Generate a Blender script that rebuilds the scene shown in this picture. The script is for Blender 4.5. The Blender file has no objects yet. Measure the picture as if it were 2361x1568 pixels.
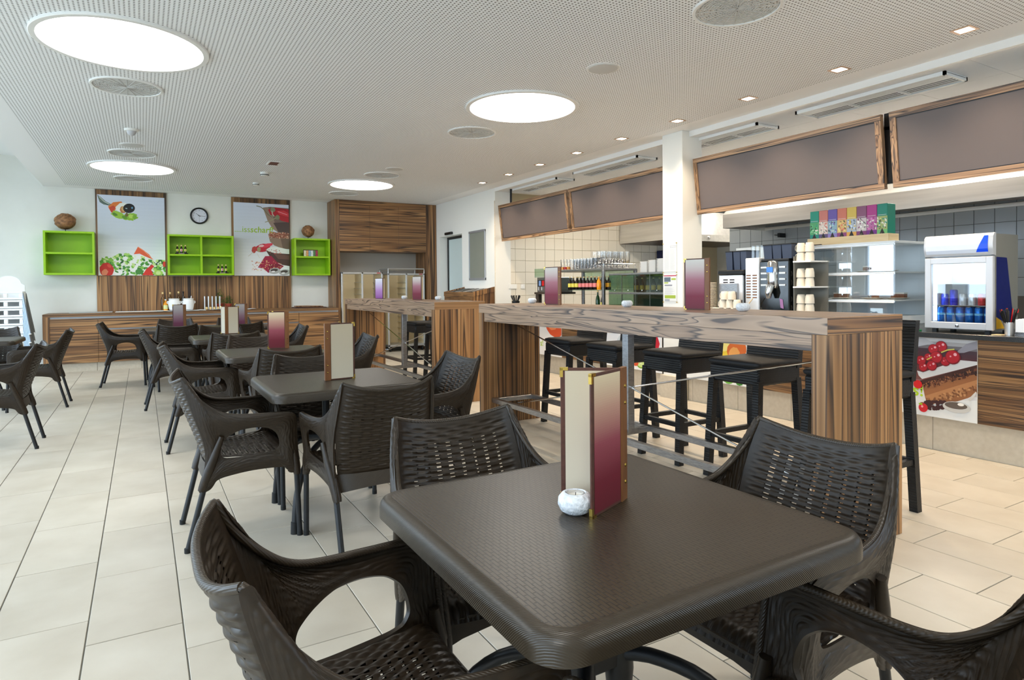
import bpy, math, random
import numpy as np
from mathutils import Vector, Matrix
random.seed(7); np.random.seed(7)
scene = bpy.context.scene
COL = scene.collection
PI = math.pi
H = 1.25                                   # eye height

# ------------------------------------------------------------------ camera
F_PX, CY, YAW, PITCH, ROLL = 1468.03, 687.33, .526334, .0168633, -.00879542
_f = Vector((math.sin(YAW)*math.cos(PITCH), math.cos(YAW)*math.cos(PITCH), -math.sin(PITCH)))
_r = Vector((math.cos(YAW), -math.sin(YAW), 0)); _u = _r.cross(_f)
_R = _r*math.cos(ROLL) + _u*math.sin(ROLL); _U = _u*math.cos(ROLL) - _r*math.sin(ROLL)
cam_d = bpy.data.cameras.new('camera'); cam = bpy.data.objects.new('camera', cam_d); COL.objects.link(cam)
M = Matrix.Identity(4)
for i in range(3):
    M[i][0] = _R[i]; M[i][1] = _U[i]; M[i][2] = -_f[i]
M[2][3] = H
cam.matrix_world = M
cam_d.sensor_fit = 'HORIZONTAL'; cam_d.sensor_width = 36; cam_d.lens = F_PX/2361*36
cam_d.shift_y = -(784-CY)/2361; cam_d.clip_start = .05; cam_d.clip_end = 200
scene.camera = cam

# ------------------------------------------------------------------ world: bright overcast sky
w = bpy.data.worlds.new('world'); scene.world = w; w.use_nodes = True
bg = w.node_tree.nodes['Background']
bg.inputs[0].default_value = (.66, .83, 1.0, 1); bg.inputs[1].default_value = 5.2

# ------------------------------------------------------------------ exposure
vs = scene.view_settings
vs.view_transform = 'Standard'; vs.look = 'None'; vs.gamma = 1; vs.use_curve_mapping = False
vs.exposure = 0.36
LAMP = 11.0            # radiance of the big round ceiling lamps
SPOT = 55.0            # watts of each small downlight
KITCHEN = 26.0         # watts of each kitchen ceiling panel

# daylight portals in the window wall (x = -3.6) guide the sky light into the room
for y0 in (-2.6, .0, 2.6, 5.2, 7.8, 10.4):
    pd = bpy.data.lights.new('window_portal', 'AREA'); pd.shape = 'RECTANGLE'; pd.size = 2.3; pd.size_y = 2.9
    pd.cycles.is_portal = True
    po = bpy.data.objects.new('window_portal', pd); COL.objects.link(po)
    po.matrix_world = Matrix.Translation((-3.62, y0, 1.65)) @ Matrix(((0,0,-1),(1,0,0),(0,-1,0))).to_4x4()

# ------------------------------------------------------------------ colour helpers
def lin(c):
    return tuple(((v/255)/12.92 if v/255 <= .04045 else ((v/255+.055)/1.055)**2.4) for v in c)
# ------------------------------------------------------------------ mesh builder
class MB:
    def __init__(s): s.v = []; s.f = []; s.c = []
    def add(s, verts, faces, col=None):
        n = len(s.v); s.v.extend([tuple(p) for p in verts]); s.f.extend([tuple(i+n for i in f) for f in faces])
        if col is not None: s.c.extend([col]*len(faces))
        return s
    def box(s, x0, x1, y0, y1, z0, z1, col=None):
        v = [(x0,y0,z0),(x1,y0,z0),(x1,y1,z0),(x0,y1,z0),(x0,y0,z1),(x1,y0,z1),(x1,y1,z1),(x0,y1,z1)]
        return s.add(v, [(3,2,1,0),(4,5,6,7),(0,1,5,4),(1,2,6,5),(2,3,7,6),(3,0,4,7)], col)
    def rbox(s, x0, x1, y0, y1, z0, z1, b=.004, col=None):
        """box with chamfered edges"""
        X, Y, Z = (x0,x1), (y0,y1), (z0,z1); v = []; idx = {}
        for i in (0,1):
            for j in (0,1):
                for k in (0,1):
                    sx, sy, sz = (1-2*i), (1-2*j), (1-2*k)
                    for a in range(3):
                        p = [X[i]+sx*b*(a!=0), Y[j]+sy*b*(a!=1), Z[k]+sz*b*(a!=2)]
                        idx[(i,j,k,a)] = len(v); v.append(p)
        f = []
        q = [(0,0),(1,0),(1,1),(0,1)]
        for i in (0,1):
            a = [idx[(i,j,k,0)] for j,k in q]; f.append(a if i else a[::-1])
            a = [idx[(j,i,k,1)] for j,k in q]; f.append(a[::-1] if i else a)
            a = [idx[(j,k,i,2)] for j,k in q]; f.append(a if i else a[::-1])
        for i in (0,1):
            for j in (0,1):
                a = [idx[(i,j,0,0)],idx[(i,j,1,0)],idx[(i,j,1,1)],idx[(i,j,0,1)]]; f.append(a if i!=j else a[::-1])
                a = [idx[(i,0,j,0)],idx[(i,1,j,0)],idx[(i,1,j,2)],idx[(i,0,j,2)]]; f.append(a[::-1] if i!=j else a)
                a = [idx[(0,i,j,1)],idx[(1,i,j,1)],idx[(1,i,j,2)],idx[(0,i,j,2)]]; f.append(a if i!=j else a[::-1])
        for i in (0,1):
            for j in (0,1):
                for k in (0,1):
                    a = [idx[(i,j,k,n)] for n in range(3)]; f.append(a if (i+j+k)%2 else a[::-1])
        return s.add(v, f, col)
    def tube(s, pts, r, n=10, cap=True, col=None):
        pts = [Vector(p) for p in pts]; rr = r if isinstance(r,(list,tuple)) else [r]*len(pts)
        rings = []; prev = None
        for i,p in enumerate(pts):
            d = (pts[min(i+1,len(pts)-1)]-pts[max(i-1,0)]).normalized()
            if prev is None:
                a = Vector((0,0,1)) if abs(d.z) < .9 else Vector((1,0,0)); prev = d.cross(a).normalized()
            else:
                prev = (prev - d*prev.dot(d)).normalized()
            b = d.cross(prev)
            rings.append([p+(prev*math.cos(2*PI*k/n)+b*math.sin(2*PI*k/n))*rr[i] for k in range(n)])
        v = [q for ring in rings for q in ring]; f = []
        for i in range(len(pts)-1):
            for k in range(n):
                f.append((i*n+k, i*n+(k+1)%n, (i+1)*n+(k+1)%n, (i+1)*n+k))
        if cap: f.append(tuple(range(n))[::-1]); f.append(tuple((len(pts)-1)*n+k for k in range(n)))
        return s.add(v, f, col)
    def lathe(s, prof, n=24, o=(0,0,0), close=False, col=None, ax='z'):
        v = []; f = []
        for (r,z) in prof:
            for k in range(n):
                a = 2*PI*k/n; p = (r*math.cos(a), r*math.sin(a), z)
                if ax == 'x': p = (p[2], p[0], p[1])
                if ax == 'y': p = (p[0], p[2], p[1])
                v.append((o[0]+p[0], o[1]+p[1], o[2]+p[2]))
        m = len(prof)
        for i in range(m-1 + (1 if close else 0)):
            j = (i+1) % m
            for k in range(n):
                q = (i*n+k, i*n+(k+1)%n, j*n+(k+1)%n, j*n+k)
                f.append(q if ax != 'y' else q[::-1])
        return s.add(v, f, col)
    def prism(s, poly, h0, h1, ax='z', col=None):
        """poly: 2-D points (counter-clockwise); extruded along ax from h0 to h1"""
        def P(a,b,h): return {'z':(a,b,h),'x':(h,a,b),'y':(b,h,a)}[ax]
        n = len(poly); v = [P(a,b,h0) for a,b in poly]+[P(a,b,h1) for a,b in poly]
        f = [tuple(range(n))[::-1], tuple(range(n,2*n))]+[(i,(i+1)%n,n+(i+1)%n,n+i) for i in range(n)]
        return s.add(v, f, col)
    def obj(s, name, mat, smooth=35):
        me = bpy.data.meshes.new(name); me.from_pydata(s.v, [], s.f)
        if s.c and len(s.c) == len(s.f):
            at = me.color_attributes.new('Col', 'FLOAT_COLOR', 'CORNER')
            buf = []
            for p, c in zip(me.polygons, s.c):
                for _ in range(p.loop_total): buf.extend((*c, 1.0))
            at.data.foreach_set('color', buf)
        if mat is not None: me.materials.append(mat)
        if len(s.f) < 6000 and not s.c:
            import bmesh
            bm = bmesh.new(); bm.from_mesh(me); bmesh.ops.recalc_face_normals(bm, faces=bm.faces); bm.to_mesh(me); bm.free()
        if smooth:
            me.polygons.foreach_set('use_smooth', [True]*len(me.polygons))
            me.set_sharp_from_angle(angle=math.radians(smooth))
        me.update()
        o = bpy.data.objects.new(name, me); COL.objects.link(o); return o

def tag(o, label=None, cat=None, group=None, kind=None):
    if label: o['label'] = label
    if cat: o['category'] = cat
    if group: o['group'] = group
    if kind: o['kind'] = kind
    return o
def thing(name, label, cat, loc=(0,0,0), rz=0, group=None):
    o = bpy.data.objects.new(name, None); COL.objects.link(o); o.empty_display_size = .05
    o.location = loc; o.rotation_euler = (0,0,rz); return tag(o, label, cat, group)
def part(name, mb, mat, parent, smooth=35, world=True, label=None, kind=None):
    """world=True: the mesh was modelled in world coordinates of an unrotated parent"""
    o = mb.obj(name, mat, smooth) if isinstance(mb, MB) else mb
    o.parent = parent
    if world:
        p = parent; off = Vector((0,0,0))
        while p is not None: off += p.location; p = p.parent
        o.matrix_parent_inverse = Matrix.Translation(-off)
    if label: o['label'] = label
    if kind: o['kind'] = kind
    return o
def sub(o, mb, name, mat, smooth=35, world=True, label=None):
    return part(name, mb, mat, o, smooth, False, label)   # meshes of a part share the part's frame
def single(name, mb, mat, label, cat, group=None, smooth=35):
    return tag(mb.obj(name, mat, smooth), label, cat, group)
def struct(name, mb, mat, smooth=0, label=None):
    o = mb.obj(name, mat, smooth); o['kind'] = 'structure'
    if label: o['label'] = label
    return o
def spart(name, mb, mat, parent, smooth=0, kind=None, label=None):
    return part(name, mb, mat, parent, smooth, True, label, kind)
def kids(o): return [c for c in ALLKIDS.get(o.name, [])]
def copy_tree(o, parent=None):
    c = o.copy(); COL.objects.link(c)
    if parent is not None: c.parent = parent; c.matrix_parent_inverse = o.matrix_parent_inverse.copy()
    for ch in list(o.children): copy_tree(ch, c)
    return c
def place(proto, used, loc, rz, label=None, group=None):
    o = proto if not used.get(proto.name) else copy_tree(proto)
    used[proto.name] = True
    o.location = loc; o.rotation_euler = (0,0,rz)
    if label: o['label'] = label
    if group: o['group'] = group
    return o
USED = {}

# ------------------------------------------------------------------ materials
def nodes(name):
    m = bpy.data.materials.new(name); m.use_nodes = True
    nt = m.node_tree; return m, nt, nt.nodes['Principled BSDF']
def plain(name, c, rough=.5, metal=0, spec=.5, **k):
    m, nt, b = nodes(name); b.inputs['Base Color'].default_value = (*lin(c), 1)
    b.inputs['Roughness'].default_value = rough; b.inputs['Metallic'].default_value = metal
    b.inputs['Specular IOR Level'].default_value = spec
    for kk, vv in k.items(): b.inputs[kk.replace('_',' ')].default_value = vv
    # every surface gets a little procedural roughness variation
    n = nt.nodes.new('ShaderNodeTexNoise'); n.inputs['Scale'].default_value = 14; n.inputs['Detail'].default_value = 3
    mr = nt.nodes.new('ShaderNodeMapRange'); mr.inputs[3].default_value = max(rough-.05,0); mr.inputs[4].default_value = min(rough+.05,1)
    tc = nt.nodes.new('ShaderNodeTexCoord'); nt.links.new(tc.outputs['Object'], n.inputs['Vector'])
    nt.links.new(n.outputs[0], mr.inputs[0]); nt.links.new(mr.outputs[0], b.inputs['Roughness'])
    return m
def emit(name, c, s):
    m, nt, b = nodes(name); b.inputs['Base Color'].default_value = (*lin(c),1)
    b.inputs['Emission Color'].default_value = (*lin(c),1); b.inputs['Emission Strength'].default_value = s
    return m
def glass(name, c=(255,255,255), rough=.0, ior=1.45):
    m, nt, b = nodes(name); b.inputs['Base Color'].default_value = (*lin(c),1); b.inputs['Roughness'].default_value = rough
    b.inputs['Transmission Weight'].default_value = 1; b.inputs['IOR'].default_value = ior; return m
def pane(name, tint=(235,245,242), refl=.10):
    """thin flat glass: mostly clear with a fresnel-like gloss"""
    m = bpy.data.materials.new(name); m.use_nodes = True; nt = m.node_tree; nt.nodes.clear()
    o = nt.nodes.new('ShaderNodeOutputMaterial'); mx = nt.nodes.new('ShaderNodeMixShader')
    t = nt.nodes.new('ShaderNodeBsdfTransparent'); g = nt.nodes.new('ShaderNodeBsdfGlossy')
    t.inputs[0].default_value = (*lin(tint),1); g.inputs['Roughness'].default_value = .02
    lw = nt.nodes.new('ShaderNodeLayerWeight'); lw.inputs[0].default_value = .5
    pw = nt.nodes.new('ShaderNodeMath'); pw.operation = 'POWER'; pw.inputs[1].default_value = 4; nt.links.new(lw.outputs['Facing'], pw.inputs[0])
    mr = nt.nodes.new('ShaderNodeMapRange'); mr.inputs[3].default_value = refl; mr.inputs[4].default_value = .8
    nt.links.new(pw.outputs[0], mr.inputs[0]); nt.links.new(mr.outputs[0], mx.inputs[0])
    nt.links.new(t.outputs[0], mx.inputs[1]); nt.links.new(g.outputs[0], mx.inputs[2]); nt.links.new(mx.outputs[0], o.inputs[0])
    return m
def ramp(nt, stops, interp='LINEAR'):
    r = nt.nodes.new('ShaderNodeValToRGB'); r.color_ramp.interpolation = interp
    e = r.color_ramp.elements
    while len(e) < len(stops): e.new(.5)
    for el, (p, c) in zip(e, stops): el.position = p; el.color = (*lin(c), 1)
    return r
def zebrano(name, grain='z', k=1.0, rough=.42, tone=1.0, warp=.0, along=.42, grey=0, spec=.5, sparse=False):
    """striped zebrano veneer, grain along one axis"""
    m, nt, b = nodes(name); N = nt.nodes; L = nt.links
    tc = N.new('ShaderNodeTexCoord'); mp = N.new('ShaderNodeMapping')
    g = along; sc = {'x':(g,23,23),'y':(23,g,23),'z':(23,23,g)}[grain]
    mp.inputs['Scale'].default_value = tuple(v*k for v in sc); L.new(tc.outputs['Object'], mp.inputs['Vector'])
    n = N.new('ShaderNodeTexNoise'); n.inputs['Scale'].default_value = 1; n.inputs['Detail'].default_value = 1.6
    n.inputs['Roughness'].default_value = .5; n.inputs['Distortion'].default_value = .15+warp; L.new(mp.outputs[0], n.inputs['Vector'])
    tone *= .95; t = lambda c: tuple(min(255, (v*(1-grey)+grey*(sum(c)/3*(1.02,.99,1.0)[i]))*tone) for i,v in enumerate(c)); b.inputs['Specular IOR Level'].default_value = spec  # grey mixes the cool cast of window light into the veneer colours
    r = ramp(nt, [(0,t((46,32,24))),(.30,t((58,40,28))),(.345,t((146,106,66))),(.41,t((172,130,86))),(.44,t((48,34,26))),(.465,t((128,90,56))),(.53,t((166,124,80))),(.555,t((52,37,28))),(.575,t((138,98,60))),(.62,t((104,72,45))),(.65,t((38,28,22))),(.69,t((140,102,64))),(1,t((170,128,84)))])
    if sparse: r = ramp(nt, [(0,t((70,52,42))),(.30,t((84,62,48))),(.325,t((158,122,88))),(.425,t((178,140,104))),(.438,t((60,46,40))),(.452,t((160,124,92))),(.525,t((174,136,100))),(.538,t((66,50,42))),(.556,t((150,114,82))),(.615,t((176,138,102))),(.63,t((54,42,38))),(.655,t((110,82,60))),(.68,t((166,128,94))),(.76,t((180,142,106))),(1,t((150,114,82)))])
    L.new(n.outputs[0], r.inputs[0])
    mp2 = N.new('ShaderNodeMapping'); mp2.inputs['Scale'].default_value = tuple(v*.21*k for v in sc); L.new(tc.outputs['Object'], mp2.inputs['Vector'])
    n2 = N.new('ShaderNodeTexNoise'); n2.inputs['Scale'].default_value = 1; n2.inputs['Detail'].default_value = 2; L.new(mp2.outputs[0], n2.inputs['Vector'])
    mr = N.new('ShaderNodeMapRange'); mr.inputs[1].default_value = .3; mr.inputs[2].default_value = .7; mr.inputs[3].default_value = .72; mr.inputs[4].default_value = 1.12
    L.new(n2.outputs[0], mr.inputs[0])
    mx = N.new('ShaderNodeVectorMath'); mx.operation = 'SCALE'; L.new(r.outputs[0], mx.inputs[0]); L.new(mr.outputs[0], mx.inputs['Scale'])
    L.new(mx.outputs[0], b.inputs['Base Color']); b.inputs['Roughness'].default_value = rough
    bp = N.new('ShaderNodeBump'); bp.inputs['Strength'].default_value = .04; L.new(n.outputs[0], bp.inputs['Height']); L.new(bp.outputs[0], b.inputs['Normal'])
    return m
def noisy(name, c1, c2, scale=8, rough=.6, detail=5, bump=0, metal=0, stretch=(1,1,1), spec=.5, lo=.3, hi=.7):
    m, nt, b = nodes(name); N = nt.nodes; L = nt.links
    tc = N.new('ShaderNodeTexCoord'); mp = N.new('ShaderNodeMapping'); mp.inputs['Scale'].default_value = stretch
    L.new(tc.outputs['Object'], mp.inputs['Vector'])
    n = N.new('ShaderNodeTexNoise'); n.inputs['Scale'].default_value = scale; n.inputs['Detail'].default_value = detail; L.new(mp.outputs[0], n.inputs['Vector'])
    r = ramp(nt, [(lo,c1),(hi,c2)]); L.new(n.outputs[0], r.inputs[0]); L.new(r.outputs[0], b.inputs['Base Color'])
    b.inputs['Roughness'].default_value = rough; b.inputs['Metallic'].default_value = metal; b.inputs['Specular IOR Level'].default_value = spec
    if bump:
        bp = N.new('ShaderNodeBump'); bp.inputs['Strength'].default_value = bump; bp.inputs['Distance'].default_value = .01
        L.new(n.outputs[0], bp.inputs['Height']); L.new(bp.outputs[0], b.inputs['Normal'])
    return m
def printed(name='print', rough=.55):
    m, nt, b = nodes(name); a = nt.nodes.new('ShaderNodeVertexColor'); a.layer_name = 'Col'
    nt.links.new(a.outputs[0], b.inputs['Base Color']); b.inputs['Roughness'].default_value = rough; return m

MAT = dict(
 white=plain('white_paint',(238,238,233),.7), wall=noisy('wall_paint',(226,226,218),(232,232,225),3,.8), ceil_plain=plain('ceiling_paint',(247,248,249),.85),
 trimw=plain('white_trim',(240,240,238),.4), steel=noisy('brushed_steel',(150,150,152),(185,185,186),30,.34,3,0,1,(1,1,8)),
 hood=noisy('hood_steel',(206,203,198),(224,221,216),20,.28,3,0,.7,(1,.05,1)), darkhood=plain('dark_hood',(92,82,72),.4,.6),
 chrome=plain('chrome',(220,220,222),.12,1), brass=plain('brass',(196,164,84),.25,1), black=plain('black_plastic',(14,14,15),.45),
 blackmetal=plain('black_metal',(22,22,24),.4,.3), legmetal=plain('leg_metal',(30,31,33),.42,.25), rubber=plain('rubber',(12,12,12),.7),
 green=plain('lime_lacquer',(148,196,0),.4), zv=zebrano('zebrano_vertical','z',.40,.42,1.12), zx=zebrano('zebrano_along_x','x',.55,.42,1.06), zy=zebrano('zebrano_along_y','y',warp=.5),
 zdark=zebrano('zebrano_dark','z',.45,.4,.95), zfine=zebrano('zebrano_fine_y','y',2.2), zbig=zebrano('zebrano_large_y','y',.55,.36,1.08,.6,1.5,.30,.7,True),  # zbig: same veneer with cool daylight greyed into its colour
 granite=noisy('granite',(22,23,24),(66,68,70),260,.22,2), tile=None, grout=plain('grout',(112,110,101),.9), ktile=plain('white_wall_tile',(232,224,208),.22), 
 kgrout=plain('tile_grout',(176,160,128),.9), gtile=plain('grey_wall_tile',(150,156,160),.2), ggrout=plain('grey_grout',(96,92,88),.9),
 plinth=noisy('plinth_tile',(196,184,164),(206,195,176),30,.6), board=plain('board_slate',(100,90,88),.5), cream=plain('cream_card',(226,216,196),.6),
 leather=noisy('brown_leather',(70,38,26),(86,48,34),60,.55), spine=noisy('spine_wood',(104,62,28),(132,84,40),20,.5,4,0,0,(1,1,.2)),
 stone=noisy('white_stone',(196,200,204),(236,238,240),90,.8,4,.6), wax=plain('wax',(240,238,228),.5), print=printed(), paper=plain('paper',(240,240,236),.8),
 cushion=plain('black_cushion',(17,16,16),.65), porcelain=plain('porcelain',(232,222,204),.25), glass=glass('clear_glass'), pane=pane('glass_pane',(250,252,252),.10), gpane=pane('green_glass_pane',(224,238,230),.08),
 darkglass=plain('dark_glass',(18,22,22),.08), frost=plain('frosted_glass',(206,222,222),.3), amber=glass('amber_glass',(222,196,120)), brownglass=plain('brown_bottle',(26,14,8),.12), greenglass=plain('green_bottle',(14,52,22),.12),
 juice=plain('orange_drink',(236,150,20),.2), cola=plain('cola_bottle',(18,10,10),.12), pine=noisy('pine_wood',(226,196,146),(238,212,166),5,.55,4,0,0,(1,1,12)),
 coolwhite=plain('cooler_silver',(196,198,202),.35,.2), coolgrey=plain('cooler_grey',(122,120,112),.5), blue=plain('blue_print',(8,18,92),.35), brightblue=plain('bright_blue',(0,76,240),.3), yellow=plain('yellow_print',(226,170,10),.4),
 wicker=None, hcwhite=plain('highchair_plastic',(240,240,238),.35), hcleg=plain('highchair_leg',(150,164,184),.3,.7), hcgrey=plain('highchair_grey',(120,122,120),.4,.4),
 red=plain('red_print',(196,30,30),.4), soil=noisy('terracotta',(150,62,40),(170,76,50),20,.7), leaf=noisy('herb_leaf',(40,84,20),(84,130,44),40,.6), ball=noisy('driftwood',(92,60,36),(172,124,82),26,.7,6,.5),
 silver=plain('silver_paint',(176,180,186),.35,.6), boardgrey=plain('grey_board',(132,136,126),.5), cake=noisy('cake',(120,66,36),(160,96,56),60,.8), cream_cake=plain('cake_cream',(244,236,222),.6),
 tan=plain('tray_tan',(224,208,170),.6), alu=plain('aluminium',(206,206,204),.35,.7), frame_led=emit('cooler_light',(214,236,255),3.2), lamp=emit('lamp_diffuser',(255,252,246),LAMP), spotlamp=emit('downlight',(255,226,190),22.0), ktube=emit('kitchen_light',(255,246,228),6.0),
 cokered=plain('red_label',(206,24,28),.35), doorblack=plain('black_frame',(16,17,18),.4), linen=plain('white_linen',(236,238,242),.9), bluedoor=plain('dark_blue',(6,24,72),.4), cheese=plain('cheese',(238,206,140),.5), menu_ph=None)

def tile_mat():
    m, nt, b = nodes('floor_tile'); N = nt.nodes; L = nt.links
    tc = N.new('ShaderNodeTexCoord'); oi = N.new('ShaderNodeObjectInfo')
    n = N.new('ShaderNodeTexNoise'); n.inputs['Scale'].default_value = 3.5; n.inputs['Detail'].default_value = 6; n.noise_dimensions = '4D'
    L.new(tc.outputs['Object'], n.inputs['Vector']); mw = N.new('ShaderNodeMath'); mw.operation = 'MULTIPLY'; mw.inputs[1].default_value = 40
    L.new(oi.outputs['Random'], mw.inputs[0]); L.new(mw.outputs[0], n.inputs['W'])
    r = ramp(nt, [(.3,(192,181,163)),(.55,(203,193,176)),(.75,(211,202,186))]); L.new(n.outputs[0], r.inputs[0])
    mr = N.new('ShaderNodeMapRange'); mr.inputs[3].default_value = .95; mr.inputs[4].default_value = 1.04; L.new(oi.outputs['Random'], mr.inputs[0])
    mx = N.new('ShaderNodeVectorMath'); mx.operation = 'SCALE'; L.new(r.outputs[0], mx.inputs[0]); L.new(mr.outputs[0], mx.inputs['Scale'])
    L.new(mx.outputs[0], b.inputs['Base Color']); b.inputs['Roughness'].default_value = .42
    n2 = N.new('ShaderNodeTexNoise'); n2.inputs['Scale'].default_value = 120; L.new(tc.outputs['Object'], n2.inputs['Vector'])
    bp = N.new('ShaderNodeBump'); bp.inputs['Strength'].default_value = .06; L.new(n2.outputs[0], bp.inputs['Height']); L.new(bp.outputs[0], b.inputs['Normal'])
    return m
MAT['tile'] = tile_mat()
def perforated():
    """acoustic plasterboard: round holes on a 25.7 mm grid"""
    m, nt, b = nodes('perforated_board'); N = nt.nodes; L = nt.links
    tc = N.new('ShaderNodeTexCoord'); sx = N.new('ShaderNodeSeparateXYZ'); L.new(tc.outputs['Object'], sx.inputs[0])
    def cell(o):
        d = N.new('ShaderNodeMath'); d.operation = 'DIVIDE'; d.inputs[1].default_value = .0257; L.new(o, d.inputs[0])
        f = N.new('ShaderNodeMath'); f.operation = 'FLOORED_MODULO'; f.inputs[1].default_value = 1; L.new(d.outputs[0], f.inputs[0])
        s = N.new('ShaderNodeMath'); s.operation = 'SUBTRACT'; s.inputs[1].default_value = .5; L.new(f.outputs[0], s.inputs[0])
        p = N.new('ShaderNodeMath'); p.operation = 'POWER'; p.inputs[1].default_value = 2; L.new(s.outputs[0], p.inputs[0]); return p.outputs[0]
    a = N.new('ShaderNodeMath'); a.operation = 'ADD'; L.new(cell(sx.outputs[0]), a.inputs[0]); L.new(cell(sx.outputs[1]), a.inputs[1])
    mr = N.new('ShaderNodeMapRange'); mr.inputs[1].default_value = .042; mr.inputs[2].default_value = .060; L.new(a.outputs[0], mr.inputs[0])
    r = ramp(nt, [(0,(108,105,100)),(1,(247,249,251))]); L.new(mr.outputs[0], r.inputs[0]); L.new(r.outputs[0], b.inputs['Base Color'])
    b.inputs['Roughness'].default_value = .85
    bp = N.new('ShaderNodeBump'); bp.inputs['Strength'].default_value = .4; bp.inputs['Distance'].default_value = .004
    L.new(mr.outputs[0], bp.inputs['Height']); L.new(bp.outputs[0], b.inputs['Normal'])
    return m
MAT['perf'] = perforated()
def wicker(name, c, c2, rough=.40):
    """moulded brown-black resin with a slight sheen"""
    m, nt, b = nodes(name); N = nt.nodes; L = nt.links
    tc = N.new('ShaderNodeTexCoord'); n = N.new('ShaderNodeTexNoise'); n.inputs['Scale'].default_value = 60; n.inputs['Detail'].default_value = 3
    L.new(tc.outputs['Object'], n.inputs['Vector']); r = ramp(nt, [(.3,c),(.7,c2)]); L.new(n.outputs[0], r.inputs[0]); L.new(r.outputs[0], b.inputs['Base Color'])
    b.inputs['Roughness'].default_value = rough; b.inputs['Specular IOR Level'].default_value = .36
    return m
MAT['wicker'] = wicker('brown_resin_weave', (34,25,15), (44,33,21))
def tabletop():
    m, nt, b = nodes('resin_table_weave'); N = nt.nodes; L = nt.links
    tc = N.new('ShaderNodeTexCoord'); mp = N.new('ShaderNodeMapping'); mp.inputs['Rotation'].default_value = (0,0,PI/2); L.new(tc.outputs['Object'], mp.inputs['Vector'])
    br = N.new('ShaderNodeTexBrick'); br.inputs['Scale'].default_value = 1; br.inputs['Brick Width'].default_value = .030; br.inputs['Row Height'].default_value = .0085
    br.inputs['Mortar Size'].default_value = .0011; br.inputs['Mortar Smooth'].default_value = .4; br.offset = .5
    br.inputs[1].default_value = (1,1,1,1); br.inputs[2].default_value = (.8,.8,.8,1); br.inputs[3].default_value = (0,0,0,1)
    L.new(mp.outputs[0], br.inputs['Vector'])
    bp = N.new('ShaderNodeBump'); bp.inputs['Strength'].default_value = 1.0; bp.inputs['Distance'].default_value = .0035; L.new(br.outputs[0], bp.inputs['Height']); L.new(bp.outputs[0], b.inputs['Normal'])
    r = ramp(nt, [(0,(26,22,17)),(.5,(48,38,26)),(1,(58,47,32))]); L.new(br.outputs[0], r.inputs[0]); L.new(r.outputs[0], b.inputs['Base Color'])
    b.inputs['Roughness'].default_value = .36
    return m
MAT['ttop'] = tabletop()
def ribbed(name, c, axis, pitch=.006, rough=.4):
    m, nt, b = nodes(name); N = nt.nodes; L = nt.links
    b.inputs['Base Color'].default_value = (*lin(c),1); b.inputs['Roughness'].default_value = rough
    tc = N.new('ShaderNodeTexCoord'); wv = N.new('ShaderNodeTexWave'); wv.bands_direction = axis; wv.inputs['Scale'].default_value = 1/(pitch*3.1416*.318*3.18); wv.inputs['Distortion'].default_value = 0
    L.new(tc.outputs['Object'], wv.inputs['Vector']); bp = N.new('ShaderNodeBump'); bp.inputs['Strength'].default_value = .32; bp.inputs['Distance'].default_value = .002
    L.new(wv.outputs[0], bp.inputs['Height']); L.new(bp.outputs[0], b.inputs['Normal']); return m
MAT['ttopedge'] = ribbed('resin_table_edge', (48,39,27), 'DIAGONAL', .0024, .34)
MAT['ribx'] = ribbed('resin_rim', (46,36,24), 'DIAGONAL', .0036)
def stoolweave():
    m, nt, b = nodes('black_weave'); N = nt.nodes; L = nt.links
    tc = N.new('ShaderNodeTexCoord'); mp = N.new('ShaderNodeMapping'); mp.inputs['Rotation'].default_value = (PI/2,0,PI/4); L.new(tc.outputs['Object'], mp.inputs['Vector'])
    br = N.new('ShaderNodeTexBrick'); br.inputs['Scale'].default_value = 1; br.inputs['Brick Width'].default_value = .022; br.inputs['Row Height'].default_value = .011
    br.inputs['Mortar Size'].default_value = .002; br.inputs['Mortar Smooth'].default_value = 1; br.inputs[1].default_value = (1,1,1,1); br.inputs[2].default_value = (.6,.6,.6,1); br.inputs[3].default_value = (0,0,0,1)
    L.new(mp.outputs[0], br.inputs['Vector']); bp = N.new('ShaderNodeBump'); bp.inputs['Strength'].default_value = .8; bp.inputs['Distance'].default_value = .004
    L.new(br.outputs[0], bp.inputs['Height']); L.new(bp.outputs[0], b.inputs['Normal'])
    b.inputs['Base Color'].default_value = (*lin((9,9,10)),1); b.inputs['Roughness'].default_value = .5; return m
MAT['bweave'] = stoolweave()
# ================================================================== STRUCTURE
ZC = 2.94; ZK = 2.885; YW = 12.6; XR = 5.215; XL = -3.6; YB = -4.0
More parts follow.
